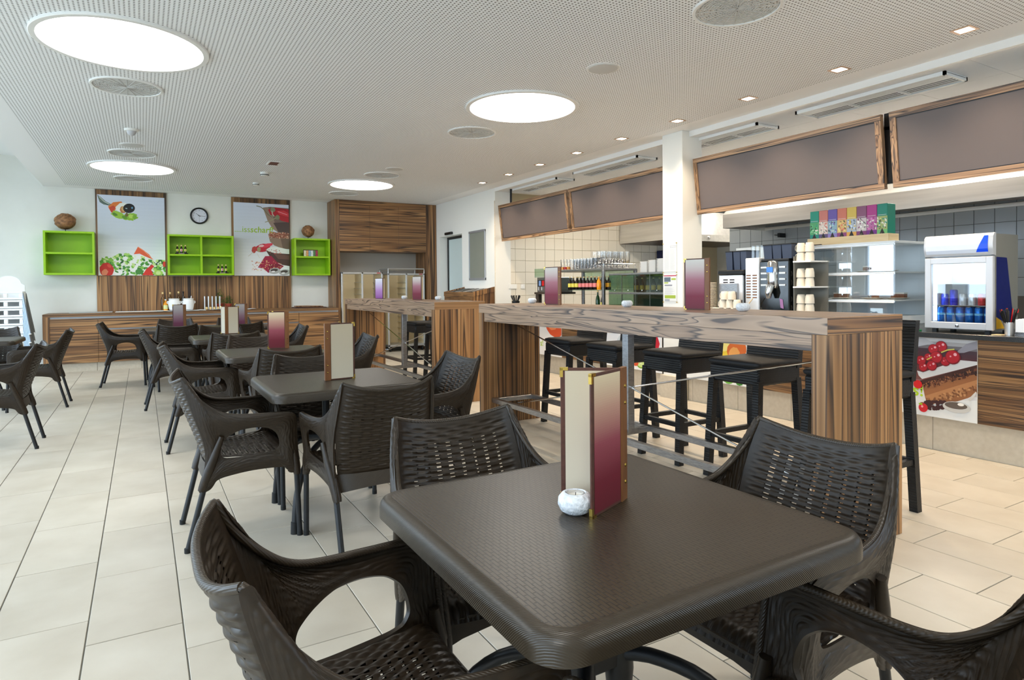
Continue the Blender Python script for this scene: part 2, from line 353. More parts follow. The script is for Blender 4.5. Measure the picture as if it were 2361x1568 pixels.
# ---- floor: grout bed + tiles laid in third bond
TW, TL, GR = .308, .606, .0048
floor = struct('floor', MB().box(XL,10.6,YB,YW,-.12,-.0035), MAT['grout'])
def eye(x,y,z):
    d = Vector((x,y,z-H)); wz = d.dot(_f)
    return (1180.5+F_PX*d.dot(_R)/wz, CY-F_PX*d.dot(_U)/wz, wz) if wz > .1 else None
tiles = []
for n in range(-12, 35):
    x0 = -.194+TW*n; off = 2.68-.202*n
    k0 = int(math.floor((YB-off)/TL))
    for k in range(k0, k0+32):
        y0 = off+TL*k; a = [x0+GR/2, x0+TW-GR/2, y0+GR/2, y0+TL-GR/2]
        a[0] = max(a[0],XL); a[1] = min(a[1],10.5); a[2] = max(a[2],YB); a[3] = min(a[3],YW)
        if a[1]-a[0] < .02 or a[3]-a[2] < .02: continue
        full = abs(a[1]-a[0]-TW+GR) < 1e-6 and abs(a[3]-a[2]-TL+GR) < 1e-6
        c = [eye(x,y,0) for x in a[:2] for y in a[2:]]
        area = 0
        if all(c) and full:
            xs = [p[0] for p in c]; ys = [p[1] for p in c]
            if max(xs) > 0 and min(xs) < 2361 and max(ys) > 0 and min(ys) < 1568 and a[0] < 5.2: area = 1/c[0][2]**3
        tiles.append((area, a))
tiles.sort(key=lambda t: -t[0])
tproto = MB().rbox(-TW/2+GR/2,TW/2-GR/2,-TL/2+GR/2,TL/2-GR/2,-.012,0,.0012)
tob = None; rest = MB()
for i,(ar,a) in enumerate(tiles):
    if i < 300 and ar > 0:
        if tob is None: tob = tproto.obj('tile', MAT['tile'], 0); o = tob
        else: o = tob.copy(); COL.objects.link(o)
        o.parent = floor; o.location = ((a[0]+a[1])/2, (a[2]+a[3])/2, random.uniform(-.0004,.0004))
    else: rest.box(a[0],a[1],a[2],a[3],-.012,0)
spart('tile_field', rest, MAT['tile'], floor, kind='stuff')

# ---- main ceiling (perforated field, plain margins), raised bay along the windows, kitchen ceiling
ceiling = struct('ceiling', MB().box(-1.325,XR,YB,YW,ZC,ZC+.12), MAT['ceil_plain'])
spart('perforated_field', MB().box(-1.02,4.93,YB+.3,12.3,ZC-.0015,ZC), MAT['perf'], ceiling)
struct('ceiling_window_bay', MB().box(XL,-1.325,YB,YW,3.39,3.5).box(-1.34,-1.325,YB,YW,ZC,3.39), MAT['ceil_plain'])
ck = struct('ceiling_kitchen', MB().box(XR+.012,10.6,-2,9.534,ZK+.012,ZK+.1), MAT['ggrout'])
kp = None
cells = [(XR+.03,5.835)]+[(5.835+.625*i, 5.835+.625*(i+1)) for i in range(4)]
for (xa,xb) in cells:
    y = 2.365-.634*3
    while y < 9.5:
        spart('ceiling_panel', MB().rbox(xa+.002,xb-.002,y+.002,min(y+.634,9.53)-.002,ZK,ZK+.012,.001), MAT['ceil_plain'], ck); y += .634
struct('trim_1', MB().box(XR-.006,XR+.03,YB,9.524,ZK-.004,ZC), MAT['trimw'], label='white fascia strip along the edge of the dining ceiling')

# ---- walls
struct('wall_back', MB().box(XL,10.6,YW,YW+.15,0,3.5), MAT['wall'])
struct('wall_rear', MB().box(XL,8.15,YB-.15,YB,0,3.5), MAT['wall'])
lw = MB().box(XL-.15,XL,YB,YW,0,.18).box(XL-.15,XL,YB,YW,3.12,3.5)
for y in (-4.0,-1.45,1.15,3.75,6.35,8.95,11.55): lw.box(XL-.2,XL,y,y+.3,.18,3.12)
lw.box(XL-.15,XL,11.85,YW,.18,3.12)
struct('wall_left', lw, MAT['wall'])
for i,y in enumerate((-3.7,-1.15,1.45,4.05,6.65,9.25)):
    f = MB(); y1 = y+2.3
    f.box(XL-.1,XL-.04,y,y+.05,.18,3.12).box(XL-.1,XL-.04,y1-.05,y1,.18,3.12).box(XL-.1,XL-.04,y,y1,.18,.24).box(XL-.1,XL-.04,y,y1,3.06,3.12).box(XL-.1,XL-.04,y,y1,2.3,2.36)
    struct('window_%d'%(i+1), f, MAT['silver'])
# right wall with the recessed sliding door
DY0, DY1, DZ = 10.83, 11.85, 2.27
struct('wall_right', MB().box(XR,XR+.3,DY1,YW,0,ZC+.1).box(XR,XR+.3,9.524,DY0,0,ZC+.1).box(XR,XR+.3,DY0,DY1,DZ,ZC+.1).box(XR+.26,XR+.3,DY0,DY1,0,DZ), MAT['white'])
door = struct('door_1', MB().box(XR+.16,XR+.2,DY1-.05,DY1,0,DZ).box(XR+.16,XR+.2,DY0,DY1-.05,DZ-.05,DZ).box(XR+.16,XR+.2,DY0,DY0+.02,0,DZ), MAT['doorblack'])
spart('door_pane', MB().box(XR+.175,XR+.185,DY0+.02,DY1-.05,0.01,DZ-.05), MAT['frost'], door)
# kitchen walls
wk = struct('wall_kitchen_end', MB().box(XR+.3,10.6,9.534,9.7,0,2.9).box(XR,XR+.3,9.524,9.534,0,.01), MAT['kgrout'])
tw = .2052; th = .2026; kt = MB().rbox(0,tw-.005,-.008,0,0,th-.005,.0015); kob = None
z0 = 2.73-th*9; tl = []
for r in range(10):
    for c in range(21):
        x = 5.2+tw*c; z = z0+th*r
        if z+th > ZK+.03: continue
        tl.append((x,z))
wob = None
for (x,z) in tl:
    if x < XR-.02: 
        spart('wall_tile', MB().rbox(XR+.002,x+tw-.005,9.526,9.534,z,z+th-.005,.0015), MAT['ktile'], wk); continue
    if wob is None: wob = kt.obj('wall_tile', MAT['ktile'], 0); o = wob
    else: o = wob.copy(); COL.objects.link(o)
    o.parent = wk; o.location = (x, 9.534, z)
zt = z0+th*10
spart('wall_tile_row', MB().box(XR,9.5,9.526,9.534,z0+th*9+th if z0+th*9+th < ZK else ZK-.01,ZK), MAT['ktile'], wk)
wk2 = struct('wall_kitchen_back', MB().box(8.008,8.2,-2,6.95,0,2.9), MAT['ggrout'])
gt = MB().rbox(0,.008,0,.195,0,.195,.0015); gob = None
for r in range(0,6):
    for c in range(27):
        y = 1.548+.2*c; z = 1.111+.199*r
        if y+.195 > 6.95: continue
        if gob is None: gob = gt.obj('wall_tile', MAT['gtile'], 0); o = gob
        else: o = gob.copy(); COL.objects.link(o)
        o.parent = wk2; o.location = (8.0, y, z)
spart('wall_upper', MB().box(8.0,8.008,-2,6.95,2.31,2.885), MAT['white'], wk2)
struct('wall_kitchen_far', MB().box(10.6,10.7,-2,YW,0,2.9), MAT['wall'])
# column
cl = struct('column', MB().rbox(5.10,5.40,5.07,5.375,0,ZC,.004), MAT['white'], label='square white column standing between the counters')
for a in ((5.052,5.10,5.055,5.375),(5.052,5.185,5.035,5.07)):
    spart('base_tile', MB().rbox(*a,0,.25,.002), MAT['plinth'], cl)

# ---- daylight outside: pale paved ground
struct('ground_outside', MB().box(-40,XL-.2,-30,40,-.4,-.2), plain('outside_ground',(170,168,160),.9))

# ================================================================== CEILING FIXTURES
def ring(ro, ri, z0, z1, n=64): return MB().lathe([(ri,z1),(ro,z1),(ro,z0+.004),(ro-.004,z0),(ri+.002,z0),(ri,z0+.003)], n, close=True)
lampL = {(-.08,5.13):'large round ceiling lamp at the upper left, nearest on the window side', (3.11,5.13):'large round ceiling lamp above the middle, nearest the bar counter', (-.08,10.17):'far round ceiling lamp near the salad poster wall', (3.11,10.17):'far round ceiling lamp in front of the tall wood cabinet', (-.08,.1):'round ceiling lamp behind the viewer, window side', (3.11,.1):'round ceiling lamp behind the viewer, counter side'}
for (x,y),lb in lampL.items():
    t = thing('ceiling_lamp', lb, 'lamp', (x,y,ZC), 0, 'round ceiling lamps')
    part('frame', ring(.53,.49,-.02,0), MAT['trimw'], t, world=False)
    part('diffuser', MB().lathe([(.0001,-.008),(.3,-.008),(.492,-.006),(.492,-.002)],64), MAT['lamp'], t, world=False)
def grille():
    mb = MB(); 
    for i in range(11):
        r = .055+.0175*i; mb.lathe([(r,-.007),(r+.008,-.007),(r+.008,-.002),(r,-.002)], 40, close=True)
    return mb
spk = thing('ceiling_speaker', 'x', 'speaker', (0,0,0), 0, 'round ceiling speakers')
part('frame', ring(.265,.243,-.014,0,48), MAT['trimw'], spk, world=False)
part('backing', MB().lathe([(.0001,-.001),(.245,-.001)],40), plain('speaker_grey',(150,150,150),.7), spk, world=False)
part('grille_ring', grille(), plain('grille_white',(216,216,214),.5), spk, world=False, kind='stuff')
gb = MB()
for k in range(24):
    a = 2*PI*k/24; c, s = math.cos(a), math.sin(a)
    gb.tube([(.01*c,.01*s,-.008),(.245*c,.245*s,-.008)], .0022, 4)
part('grille_spoke', gb, plain('grille_white2',(206,206,204),.5), spk, world=False, kind='stuff')
for (x,y,lb) in [(-.08,6.17,'round ceiling speaker just beyond the nearest big lamp on the window side'),(3.13,6.22,'round ceiling speaker beyond the middle big lamp'),(-.075,9.12,'round ceiling speaker before the far lamp on the window side'),(-.08,11.15,'round ceiling speaker between the far lamp and the salad poster'),(3.114,9.17,'round ceiling speaker before the far lamp near the cabinet'),(3.12,11.24,'round ceiling speaker closest to the tall wood cabinet'),(3.158,2.68,'large round ceiling speaker cut by the top edge of the picture')]:
    place(spk, USED, (x,y,ZC), 0, lb)
sm = thing('ceiling_loudspeaker', 'x', 'speaker', (0,0,0), 0, 'small round ceiling discs')
part('body', MB().lathe([(.0001,-.012),(.09,-.012),(.112,-.010),(.115,0)],40), plain('disc_grey',(206,206,204),.6), sm, world=False)
part('frame', ring(.13,.112,-.006,0,40), MAT['trimw'], sm, world=False)
for (x,y,lb) in [(3.11,3.92,'small round ceiling disc nearest the viewer'),(-.07,8.61,'small round ceiling disc on the window side'),(3.114,8.63,'small round ceiling disc near the tall wood cabinet')]: place(sm, USED, (x,y,ZC), 0, lb)
t = thing('dome_sensor', 'small white dome sensor on the ceiling, window side', 'sensor', (-.068,7.78,ZC))
part('base', MB().lathe([(.0001,-.022),(.062,-.022),(.068,-.012),(.068,0)],28), MAT['white'], t, world=False)
part('dome', MB().lathe([(.0001,-.07),(.022,-.064),(.04,-.045),(.046,-.022)],24), plain('dome_grey',(196,196,200),.3), t, world=False)
for (x,y,lb,sc) in [(1.555,9.74,'white smoke detector in the middle of the ceiling',1.0),(1.584,10.75,'small white ceiling detector nearest the clock',.8)]:
    t = thing('smoke_detector', lb, 'detector', (x,y,ZC), 0, 'ceiling detectors')
    part('body', MB().lathe([(.0001,-.058*sc),(.05*sc,-.055*sc),(.056*sc,-.04*sc),(.06*sc,-.02*sc),(.06*sc,0)],24), MAT['white'], t, world=False)
    part('slot', MB().lathe([(.055*sc,-.046*sc),(.061*sc,-.046*sc),(.061*sc,-.036*sc),(.055*sc,-.036*sc)],24,close=True), MAT['black'], t, world=False)
t = thing('ceiling_display', 'small flat framed panel recessed in the ceiling', 'panel', (1.55,8.98,ZC))
part('frame', MB().rbox(-.075,.075,-.13,.13,-.008,0,.002), MAT['trimw'], t, world=False); part('screen', MB().box(-.055,.055,-.11,.11,-.0095,-.008), noisy('red_sign',(70,30,28),(120,64,54),14,.5), t, world=False)
part('indicator', MB().lathe([(.0001,-.012),(.008,-.011),(.008,-.008)],10,(.06,.1,0)), MAT['red'], t, world=False)
dl = thing('downlight', 'x', 'downlight', (0,0,0), 0, 'square downlights along the counter edge')
part('frame', MB().add([(x*a,y*a,z) for a,z in ((.062,-.006),(.062,0),(.045,-.006)) for x,y in ((-1,-1),(1,-1),(1,1),(-1,1))],[(0,1,2,3)][:0]+[(i,(i+1)%4,4+(i+1)%4,4+i) for i in range(4)]+[(i,(i+1)%4,8+(i+1)%4,8+i) for i in range(4)]), plain('copper_frame',(196,160,132),.3,.7), dl, world=False)
part('lens', MB().box(-.046,.046,-.046,.046,-.003,-.001), MAT['spotlamp'], dl, world=False)
sl = bpy.data.lights.new('downlight_beam','SPOT'); sl.energy = SPOT; sl.color = (1,.80,.58); sl.spot_size = 2.1; sl.spot_blend = .8; sl.shadow_soft_size = .05
for i,y in enumerate((2.17,3.05,3.92,4.80,5.68,6.545,7.41,8.27,9.12)):
    o = place(dl, USED, (4.765,y,ZC), 0, ['square downlight at the upper right corner','second square downlight from the right edge','third square downlight from the right edge','square downlight just before the white column','square downlight just beyond the white column','fourth square downlight from the far end of the row','third square downlight from the far end of the row','second square downlight from the far end of the row','farthest square downlight of the row'][i])
    so = bpy.data.objects.new('downlight_beam', sl); COL.objects.link(so); so.location = (4.765,y,ZC-.02)
for y in (1.3,.43,-.44):
    so = bpy.data.objects.new('downlight_beam', sl); COL.objects.link(so); so.location = (4.765,y,ZC-.02)
# slotted air grilles in the kitchen ceiling
def vent(y0,y1,lb):
    t = thing('air_grille', lb, 'vent', (5.525,(y0+y1)/2,ZK), 0, 'slotted air grilles over the counter')
    part('frame', MB().box(5.355,5.375,y0,y1,ZK-.03,ZK).box(5.675,5.695,y0,y1,ZK-.03,ZK).box(5.355,5.695,y0,y0+.02,ZK-.03,ZK).box(5.355,5.695,y1-.02,y1,ZK-.03,ZK), MAT['trimw'], t)
    part('backing', MB().box(5.375,5.675,y0,y1,ZK-.010,ZK-.006), MAT['black'], t)
    for i in range(7): part('slat', MB().rbox(5.378+.043*i,5.378+.043*i+(.038 if i < 3 else .020),y0+.02,y1-.02,ZK-.022,ZK-.020,.0005), MAT['trimw'], t)
    for k in range(1,3):
        yy = y0+(y1-y0)*k/3; part('cross_bar', MB().box(5.375,5.675,yy-.012,yy+.012,ZK-.026,ZK-.012), MAT['trimw'], t)
vent(2.57,3.87,'slotted white air grille in the kitchen ceiling nearest the viewer'); vent(4.30,5.62,'slotted white air grille just right of the white column'); vent(6.09,7.46,'slotted white air grille just left of the white column'); vent(7.88,9.2,'slotted white air grille farthest from the viewer')
# kitchen ceiling light panels behind the menu boards
kl = bpy.data.lights.new('kitchen_panel_light','AREA'); kl.shape = 'RECTANGLE'; kl.size = .3; kl.size_y = 1.2; kl.energy = KITCHEN; kl.color = (1,.93,.82)
for (x,y,lb) in ((6.9,3.2,'long kitchen ceiling light above the pastry case'),(6.9,5.6,'long kitchen ceiling light behind the white column'),(6.6,7.9,'long kitchen ceiling light over the tiled bay'),(9.4,7.6,'long ceiling light deep in the kitchen')):
    t = thing('kitchen_light', lb, 'lamp', (x,y,ZK), 0, 'kitchen ceiling lights')
    part('housing', MB().box(-.16,.16,-.62,.62,-.03,0), MAT['trimw'], t, world=False); part('tube', MB().box(-.14,.14,-.6,.6,-.033,-.03), MAT['ktube'], t, world=False)
    o = bpy.data.objects.new('kitchen_panel_light', kl); COL.objects.link(o); o.location = (x,y,ZK-.05)
# ================================================================== WOVEN RESIN ARMCHAIR
def shell(P, t, disp=None, hole=None, closed_u=False):
    """P: (nu,nv,3) grid -> two-sided sheet of thickness t, displaced along its normal; hole: mask of removed quads"""
    nu, nv, _ = P.shape
    if closed_u:
        du = np.roll(P,-1,0)-np.roll(P,1,0)
    else: du = np.gradient(P, axis=0)
    dv = np.gradient(P, axis=1); n = np.cross(du, dv); n /= np.linalg.norm(n, axis=2, keepdims=True)+1e-12
    d = np.zeros((nu,nv)) if disp is None else disp
    A = P+n*d[...,None]; B = P-n*t+n*(d*.6)[...,None]
    mb = MB(); N = nu*nv
    mb.v = [tuple(p) for p in A.reshape(-1,3)]+[tuple(p) for p in B.reshape(-1,3)]
    f = mb.f; mu = nu if closed_u else nu-1
    for i in range(mu):
        i2 = (i+1) % nu
        for j in range(nv-1):
            if hole is not None and hole[i,j]: continue
            a,b,c,e = i*nv+j, i2*nv+j, i2*nv+j+1, i*nv+j+1
            f.append((a,b,c,e)); f.append((N+e,N+c,N+b,N+a))
    for i in range(mu):
        i2 = (i+1)%nu
        for j in (0,nv-1):
            a,b = i*nv+j, i2*nv+j; f.append((a,b,N+b,N+a) if j else (b,a,N+a,N+b))
    if not closed_u:
        for j in range(nv-1):
            for i in (0,nu-1):
                a,b = i*nv+j, i*nv+j+1; f.append((a,b,N+b,N+a) if i == 0 else (b,a,N+a,N+b))
    return mb
def weave(a, b, pa, pb, A, hold=0):
    """a along the strands, b across them (metres): basket weave relief + gaps between strands"""
    row = np.floor(b/pb); fb = b/pb-row; rnd = np.sqrt(np.clip(1-(2*fb-1)**2*.95,0,1))
    o = np.cos(PI*(a/pa+row)); 
    return A*(.62*o*rnd+.95*rnd), o, fb
def catmull(K, n, closed=True):
    K = np.array(K, float); m = len(K); out = []
    segs = m if closed else m-1
    ts = np.linspace(0, segs, n, endpoint=not closed)
    for t in ts:
        i = min(int(t), segs-1); u = t-i
        g = (lambda q: K[q % m]) if closed else (lambda q: K[min(max(q,0),m-1)])
        p0,p1,p2,p3 = g(i-1),g(i),g(i+1),g(i+2)
        out.append(.5*((2*p1)+(-p0+p2)*u+(2*p0-5*p1+4*p2-p3)*u*u+(-p0+3*p1-3*p2+p3)*u**3))
    return np.array(out)
def side_y(x, z):
    t = np.clip((x+.262)/.47, 0, 1); top = .207+.083*(1-(1-t)**2); low = .212+.05*t
    s = np.clip((z-.42)/.21, 0, 1)**1.4
    return low+(top-low)*s
SIDE = [(-.262,.828,-.085,.53),(-.222,.760,-.07,.543),(-.168,.700,-.052,.555),(-.11,.660,-.03,.567),(-.04,.642,0,.577),(.07,.636,.053,.582),(.16,.635,.105,.573),(.212,.630,.135,.555),(.236,.603,.152,.535),(.241,.52,.163,.505),(.247,.43,.165,.475),(.258,.335,.15,.452),(.222,.330,.13,.444),(.19,.362,.10,.438),(.06,.366,.04,.433),(-.06,.352,-.03,.43),(-.125,.333,-.075,.432),(-.163,.288,-.095,.44),(-.197,.290,-.103,.455),(-.168,.40,-.107,.475),(-.172,.52,-.105,.495),(-.218,.67,-.098,.515)]
def make_chair():
    W = MAT['wicker']
    t = thing('armchair', 'x', 'chair', (0,0,0), 0, 'woven resin armchairs at the dining tables')
    # backrest
    nu, nv = 92, 156
    u = np.linspace(-1,1,nu)[:,None]*np.ones((1,nv)); v = np.ones((nu,1))*np.linspace(0,1,nv)[None,:]
    hw = .207+.020*np.sin(PI*v)
    xs = -.138-.124*v**1.15; zt = .792+.036*np.abs(u)**2.4
    z = .390+(zt-.390)*v
    x = xs-.042*(1-np.abs(u)**3.2)*(.55+.45*v)
    P = np.stack([x, u*hw, z], 2)
    d, o, fb = weave(u*.21+.5, v*.42, .042, .0125, .0040)
    ed = np.minimum(np.minimum(1-np.abs(u), .0+v*2), (1-v)*2); d = d*np.clip(ed*12-.6,0,1)
    hole = np.zeros((nu-1,nv-1),bool)
    for i in range(nu-1):
        for j in range(nv-1):
            if abs(u[i,j]) < .72 and .16 < v[i,j] < .86 and (fb[i,j] < .12 or fb[i,j] > .88) and abs(o[i,j]) < .60: hole[i,j] = True
    part('backrest', shell(P[:, ::-1], .007, -d[:, ::-1]*-1, hole[:, ::-1]), W, t, 60, False)
    # seat
    nu, nv = 96, 132
    a = np.linspace(0,1,nu)[:,None]*np.ones((1,nv)); b = np.ones((nu,1))*np.linspace(-1,1,nv)[None,:]
    x = -.165+.40*a; hw = .205+.058*a
    z = .440-.010*np.sin(PI*np.clip(a,0,1))-.010*(1-b**2)-np.clip((x-.185)/.05,0,2)**2*.045+np.abs(b)**6*.006
    P = np.stack([x, b*hw, z], 2)
    d, o, fb = weave(x+.3, (b+1)*.24, .026, .0130, .0036)
    hole = ((fb < .13) | (fb > .87)) & (np.abs(o) < .6) & (np.abs(b) < .8) & (a > .12) & (a < .8)
    part('seat', shell(P, .007, d, hole[:-1,:-1]), W, t, 60, False)
    # side panels: the arm, the front upright, the rear rib and the seat rail around the oval opening
    n, m = 190, 78
    K = catmull(SIDE, n)
    rr = np.linspace(0,1,m)[None,:]
    X = K[:,0:1]*(1-rr)+K[:,2:3]*rr; Z = K[:,1:2]*(1-rr)+K[:,3:4]*rr
    bul = np.sin(PI*rr)*.010*np.ones((n,1))
    Y = side_y(X,Z)+bul
    per = np.cumsum(np.r_[0,np.linalg.norm(np.diff(K[:,:2],axis=0),axis=1)])[:,None]*np.ones((1,m))
    Lr = np.hypot(K[:,0]-K[:,2], K[:,1]-K[:,3])[:,None]; q = rr*Lr/.0125; row = np.floor(q); fr = q-row
    dd = .0032*np.sqrt(np.clip(1-(2*fr-1)**2*.95,0,1))*(.8+.35*np.cos(PI*(per/.034+row)))
    dd = dd*np.clip(np.minimum(rr,1-rr)*Lr/.012-.3,0,1)
    for s in (1,-1):
        P = np.stack([X, s*Y, Z], 2)
        if s > 0: P2, D2 = P[:, ::-1], dd[:, ::-1]
        else: P2, D2 = P, dd
        part('arm', shell(P2, .012, D2, None, True), W, t, 60, False)
        # rolled rim from the front foot over the arm to the back tip
        idx = [i for i in range(n) if K[i,1] > .40 and (K[i,0] > -.27) and not (K[i,0] < -.15 and K[i,1] < .70 and i > n*.5)]
        rim = [(K[i,0], s*(side_y(K[i,0],K[i,1])), K[i,1]) for i in range(0, int(n*10.6/22))]
        part('arm_rim', MB().tube(rim, .0085, 8), MAT['ribx'], t, 60, False)
        # rear rib and leg sleeve, front sleeve
        part('rear_sleeve', MB().tube([(-.10,s*.262,.545),(-.128,s*.248,.46),(-.155,s*.232,.38),(-.182,s*.222,.30),(-.188,s*.221,.285)],[.012,.019,.023,.021,.0185],12), W, t, 60, False)
        part('front_sleeve', MB().tube([(.226,s*.262,.47),(.238,s*.264,.40),(.246,s*.265,.33),(.247,s*.265,.315)],[.014,.020,.019,.0175],12), W, t, 60, False)
        for (p,q) in (((-.170,s*.226,.33),(-.252,s*.217,.004)),((.243,s*.265,.36),(.256,s*.266,.004))):
            lg = part('leg', MB().tube([p,q],.0135,12), MAT['legmetal'], t, 60, False)
            sub(lg, MB().tube([(q[0],q[1],.022),(q[0],q[1],0)],.0145,12), 'foot_cap', MAT['rubber'])
    # back rim, front and rear rails
    ub = np.linspace(-1,1,33)
    part('back_rim', MB().tube([(-.262-.042*(1-abs(q)**3.2), q*.207, .794+.036*abs(q)**2.4) for q in ub], .0085, 8), MAT['ribx'], t, 60, False)
    part('front_rail', MB().prism([(-.25,.405),(-.25,.34),(-.21,.352),(-.1,.366),(.1,.366),(.21,.352),(.25,.34),(.25,.405)][::-1],.222,.232,'x'), W, t, 40, False)
    br = np.linspace(-1,1,17); P = np.zeros((17,5,3))
    for i,q in enumerate(br):
        for j,vv in enumerate(np.linspace(0,1,5)): P[i,j] = (-.150-.034*(1-abs(q)**3)+.014*vv, q*.212, .312+.022*(1-q*q)*(1-vv)+.085*vv)
    part('rear_rail', shell(P[:, ::-1], .009), MAT['ribx'], t, 60, False)
    return t
chair = make_chair()
G = 'woven resin armchairs at the dining tables'
CH = [(.377,1.17,0,'dark woven resin armchair at lower left, side-on to the front table'),
 (.905,1.695,270,'dark woven resin armchair tucked behind the front table, left of the big menu stand'),
 (1.42,1.13,181,'dark woven resin armchair right of the front table, its back before the near bar end'),
 (.885,.63,96,'dark woven resin armchair cut off at the lower right corner, only one arm showing'),
 (.42,3.60,0,'dark woven resin armchair left of the second table, beside the open aisle'),
 (.97,3.06,90,'dark woven resin armchair with its back to the viewer at the second table'),
 (1.495,3.64,184,'dark woven resin armchair right of the second table, before the far bar'),
 (.94,4.02,270,'dark woven resin armchair behind the second table, partly hidden by a plain cream menu stand'),
 (.405,5.72,0,'dark woven resin armchair left of the third table, beside the open aisle'),
 (.934,5.09,90,'dark woven resin armchair with its back to the viewer at the third table'),
 (1.556,5.74,180,'dark woven resin armchair right of the third table, below the far bar'),
 (.90,6.11,270,'dark woven resin armchair behind the third table'),
 (.266,7.83,0,'dark woven resin armchair left of the fourth table, beside the open aisle'),
 (.82,7.12,86,'dark woven resin armchair with its back to the viewer at the fourth table'),
 (1.38,7.75,180,'dark woven resin armchair right of the fourth table, its tips against the wood counter'),
 (.81,8.15,270,'dark woven resin armchair behind the fourth table'),
 (.38,9.19,90,'dark woven armchair with its back to the viewer at the farthest left table'),
 (-.22,9.97,-3,'dark woven resin armchair standing alone sideways before the wood counter'),
 (.42,10.39,270,'dark woven resin armchair behind the farthest table, under the jars on the counter'),
 (1.167,9.28,90,'dark woven armchair with its back to the viewer at the farthest right table'),
 (1.20,10.26,270,'dark woven resin armchair farthest back, below the herb pots on the counter'),
 (-.968,8.55,180,'dark woven resin armchair at left, right of the table by the stacked white high chairs'),
 (-.995,6.48,180,'dark woven resin armchair at the left edge of the picture, nearest of the window row'),
 (-1.50,9.28,270,'dark woven resin armchair at the left edge, behind the table below the high chairs')]
for (x,y,a,lb) in CH: place(chair, USED, (x,y,0), math.radians(a), lb, G)

# ================================================================== TABLES
def rrect(hw, hh, r, n=8):
    o = []
    for cx,cy,a0 in ((hw-r,hh-r,0),(-hw+r,hh-r,90),(-hw+r,-hh+r,180),(hw-r,-hh+r,270)):
        for k in range(n+1): a = math.radians(a0+90*k/n); o.append((cx+r*math.cos(a), cy+r*math.sin(a)))
    return o
def make_table():
    t = thing('dining_table', 'x', 'table', (0,0,0), 0, 'square resin dining tables')
    prof = [(.030,.737),(.018,.7365),(.008,.732),(.002,.723),(0,.712),(0,.690),(.004,.688),(.016,.690),(.016,.715)]
    mb = MB(); n = None
    for off,z in prof:
        p = rrect(.405-off,.405-off,max(.072-off,.02)); n = len(p); mb.v += [(a,b,z) for a,b in p]
    for i in range(len(prof)-1):
        for k in range(n): mb.f.append((i*n+k,i*n+(k+1)%n,(i+1)*n+(k+1)%n,(i+1)*n+k))
    mb.f.append(tuple((len(prof)-1)*n+k for k in range(n)))
    part('edge', mb, MAT['ttopedge'], t, 60, False)
    p = rrect(.376,.376,.045); part('tabletop', MB().add([(a,b,.737) for a,b in p],[tuple(range(len(p)))]), MAT['ttop'], t, 0, False)
    part('mount', MB().rbox(-.16,.16,-.05,.05,.675,.712,.006), MAT['legmetal'], t, 40, False)
    for s in (-1,1):
        part('post', MB().tube([(s*.055,0,.69),(s*.055,0,.33)],.020,14), MAT['legmetal'], t, 60, False)
        part('bracket', MB().tube([(s*.055,0,.47),(s*.055,0,.44),(s*.055,0,.36),(s*.055,0,.32)],[.026,.030,.034,.030],14), MAT['black'], t, 60, False)
        for q in (-1,1):
            lg = part('leg', MB().tube(catmull([(s*.05,q*.01,.40),(s*.10,q*.07,.405),(s*.17,q*.155,.375),(s*.235,q*.225,.29),(s*.275,q*.262,.17),(s*.288,q*.275,.03)],18,False).tolist(),.0165,12), MAT['legmetal'], t, 60, False)
            sub(lg, MB().tube([(s*.2875,q*.2745,.06),(s*.288,q*.275,.0)],[.019,.021],12), 'foot_cap', MAT['rubber'])
    part('clamp', MB().rbox(-.075,.075,-.022,.022,.37,.43,.008), MAT['black'], t, 40, False)
    return t
table = make_table()
for (x,y,lb) in [(.897,1.155,'square dark resin table in the foreground with a folded wine-red and cream menu'),(.945,3.64,'square dark resin table, second from the viewer, with a plain cream menu'),(.94,5.64,'square dark resin table, third from the viewer, with a red shaded menu'),(.845,7.66,'square dark resin table, fourth from the viewer, with a cream menu beside photo strips'),(.36,9.75,'square dark resin table farthest back, left one, with a grey to wine-red menu'),(1.18,9.75,'square dark resin table farthest back, right one of the pair'),(-1.565,8.76,'square dark resin table at the left edge beside the stacked high chairs')]:
    place(table, USED, (x,y,0), 0, lb)

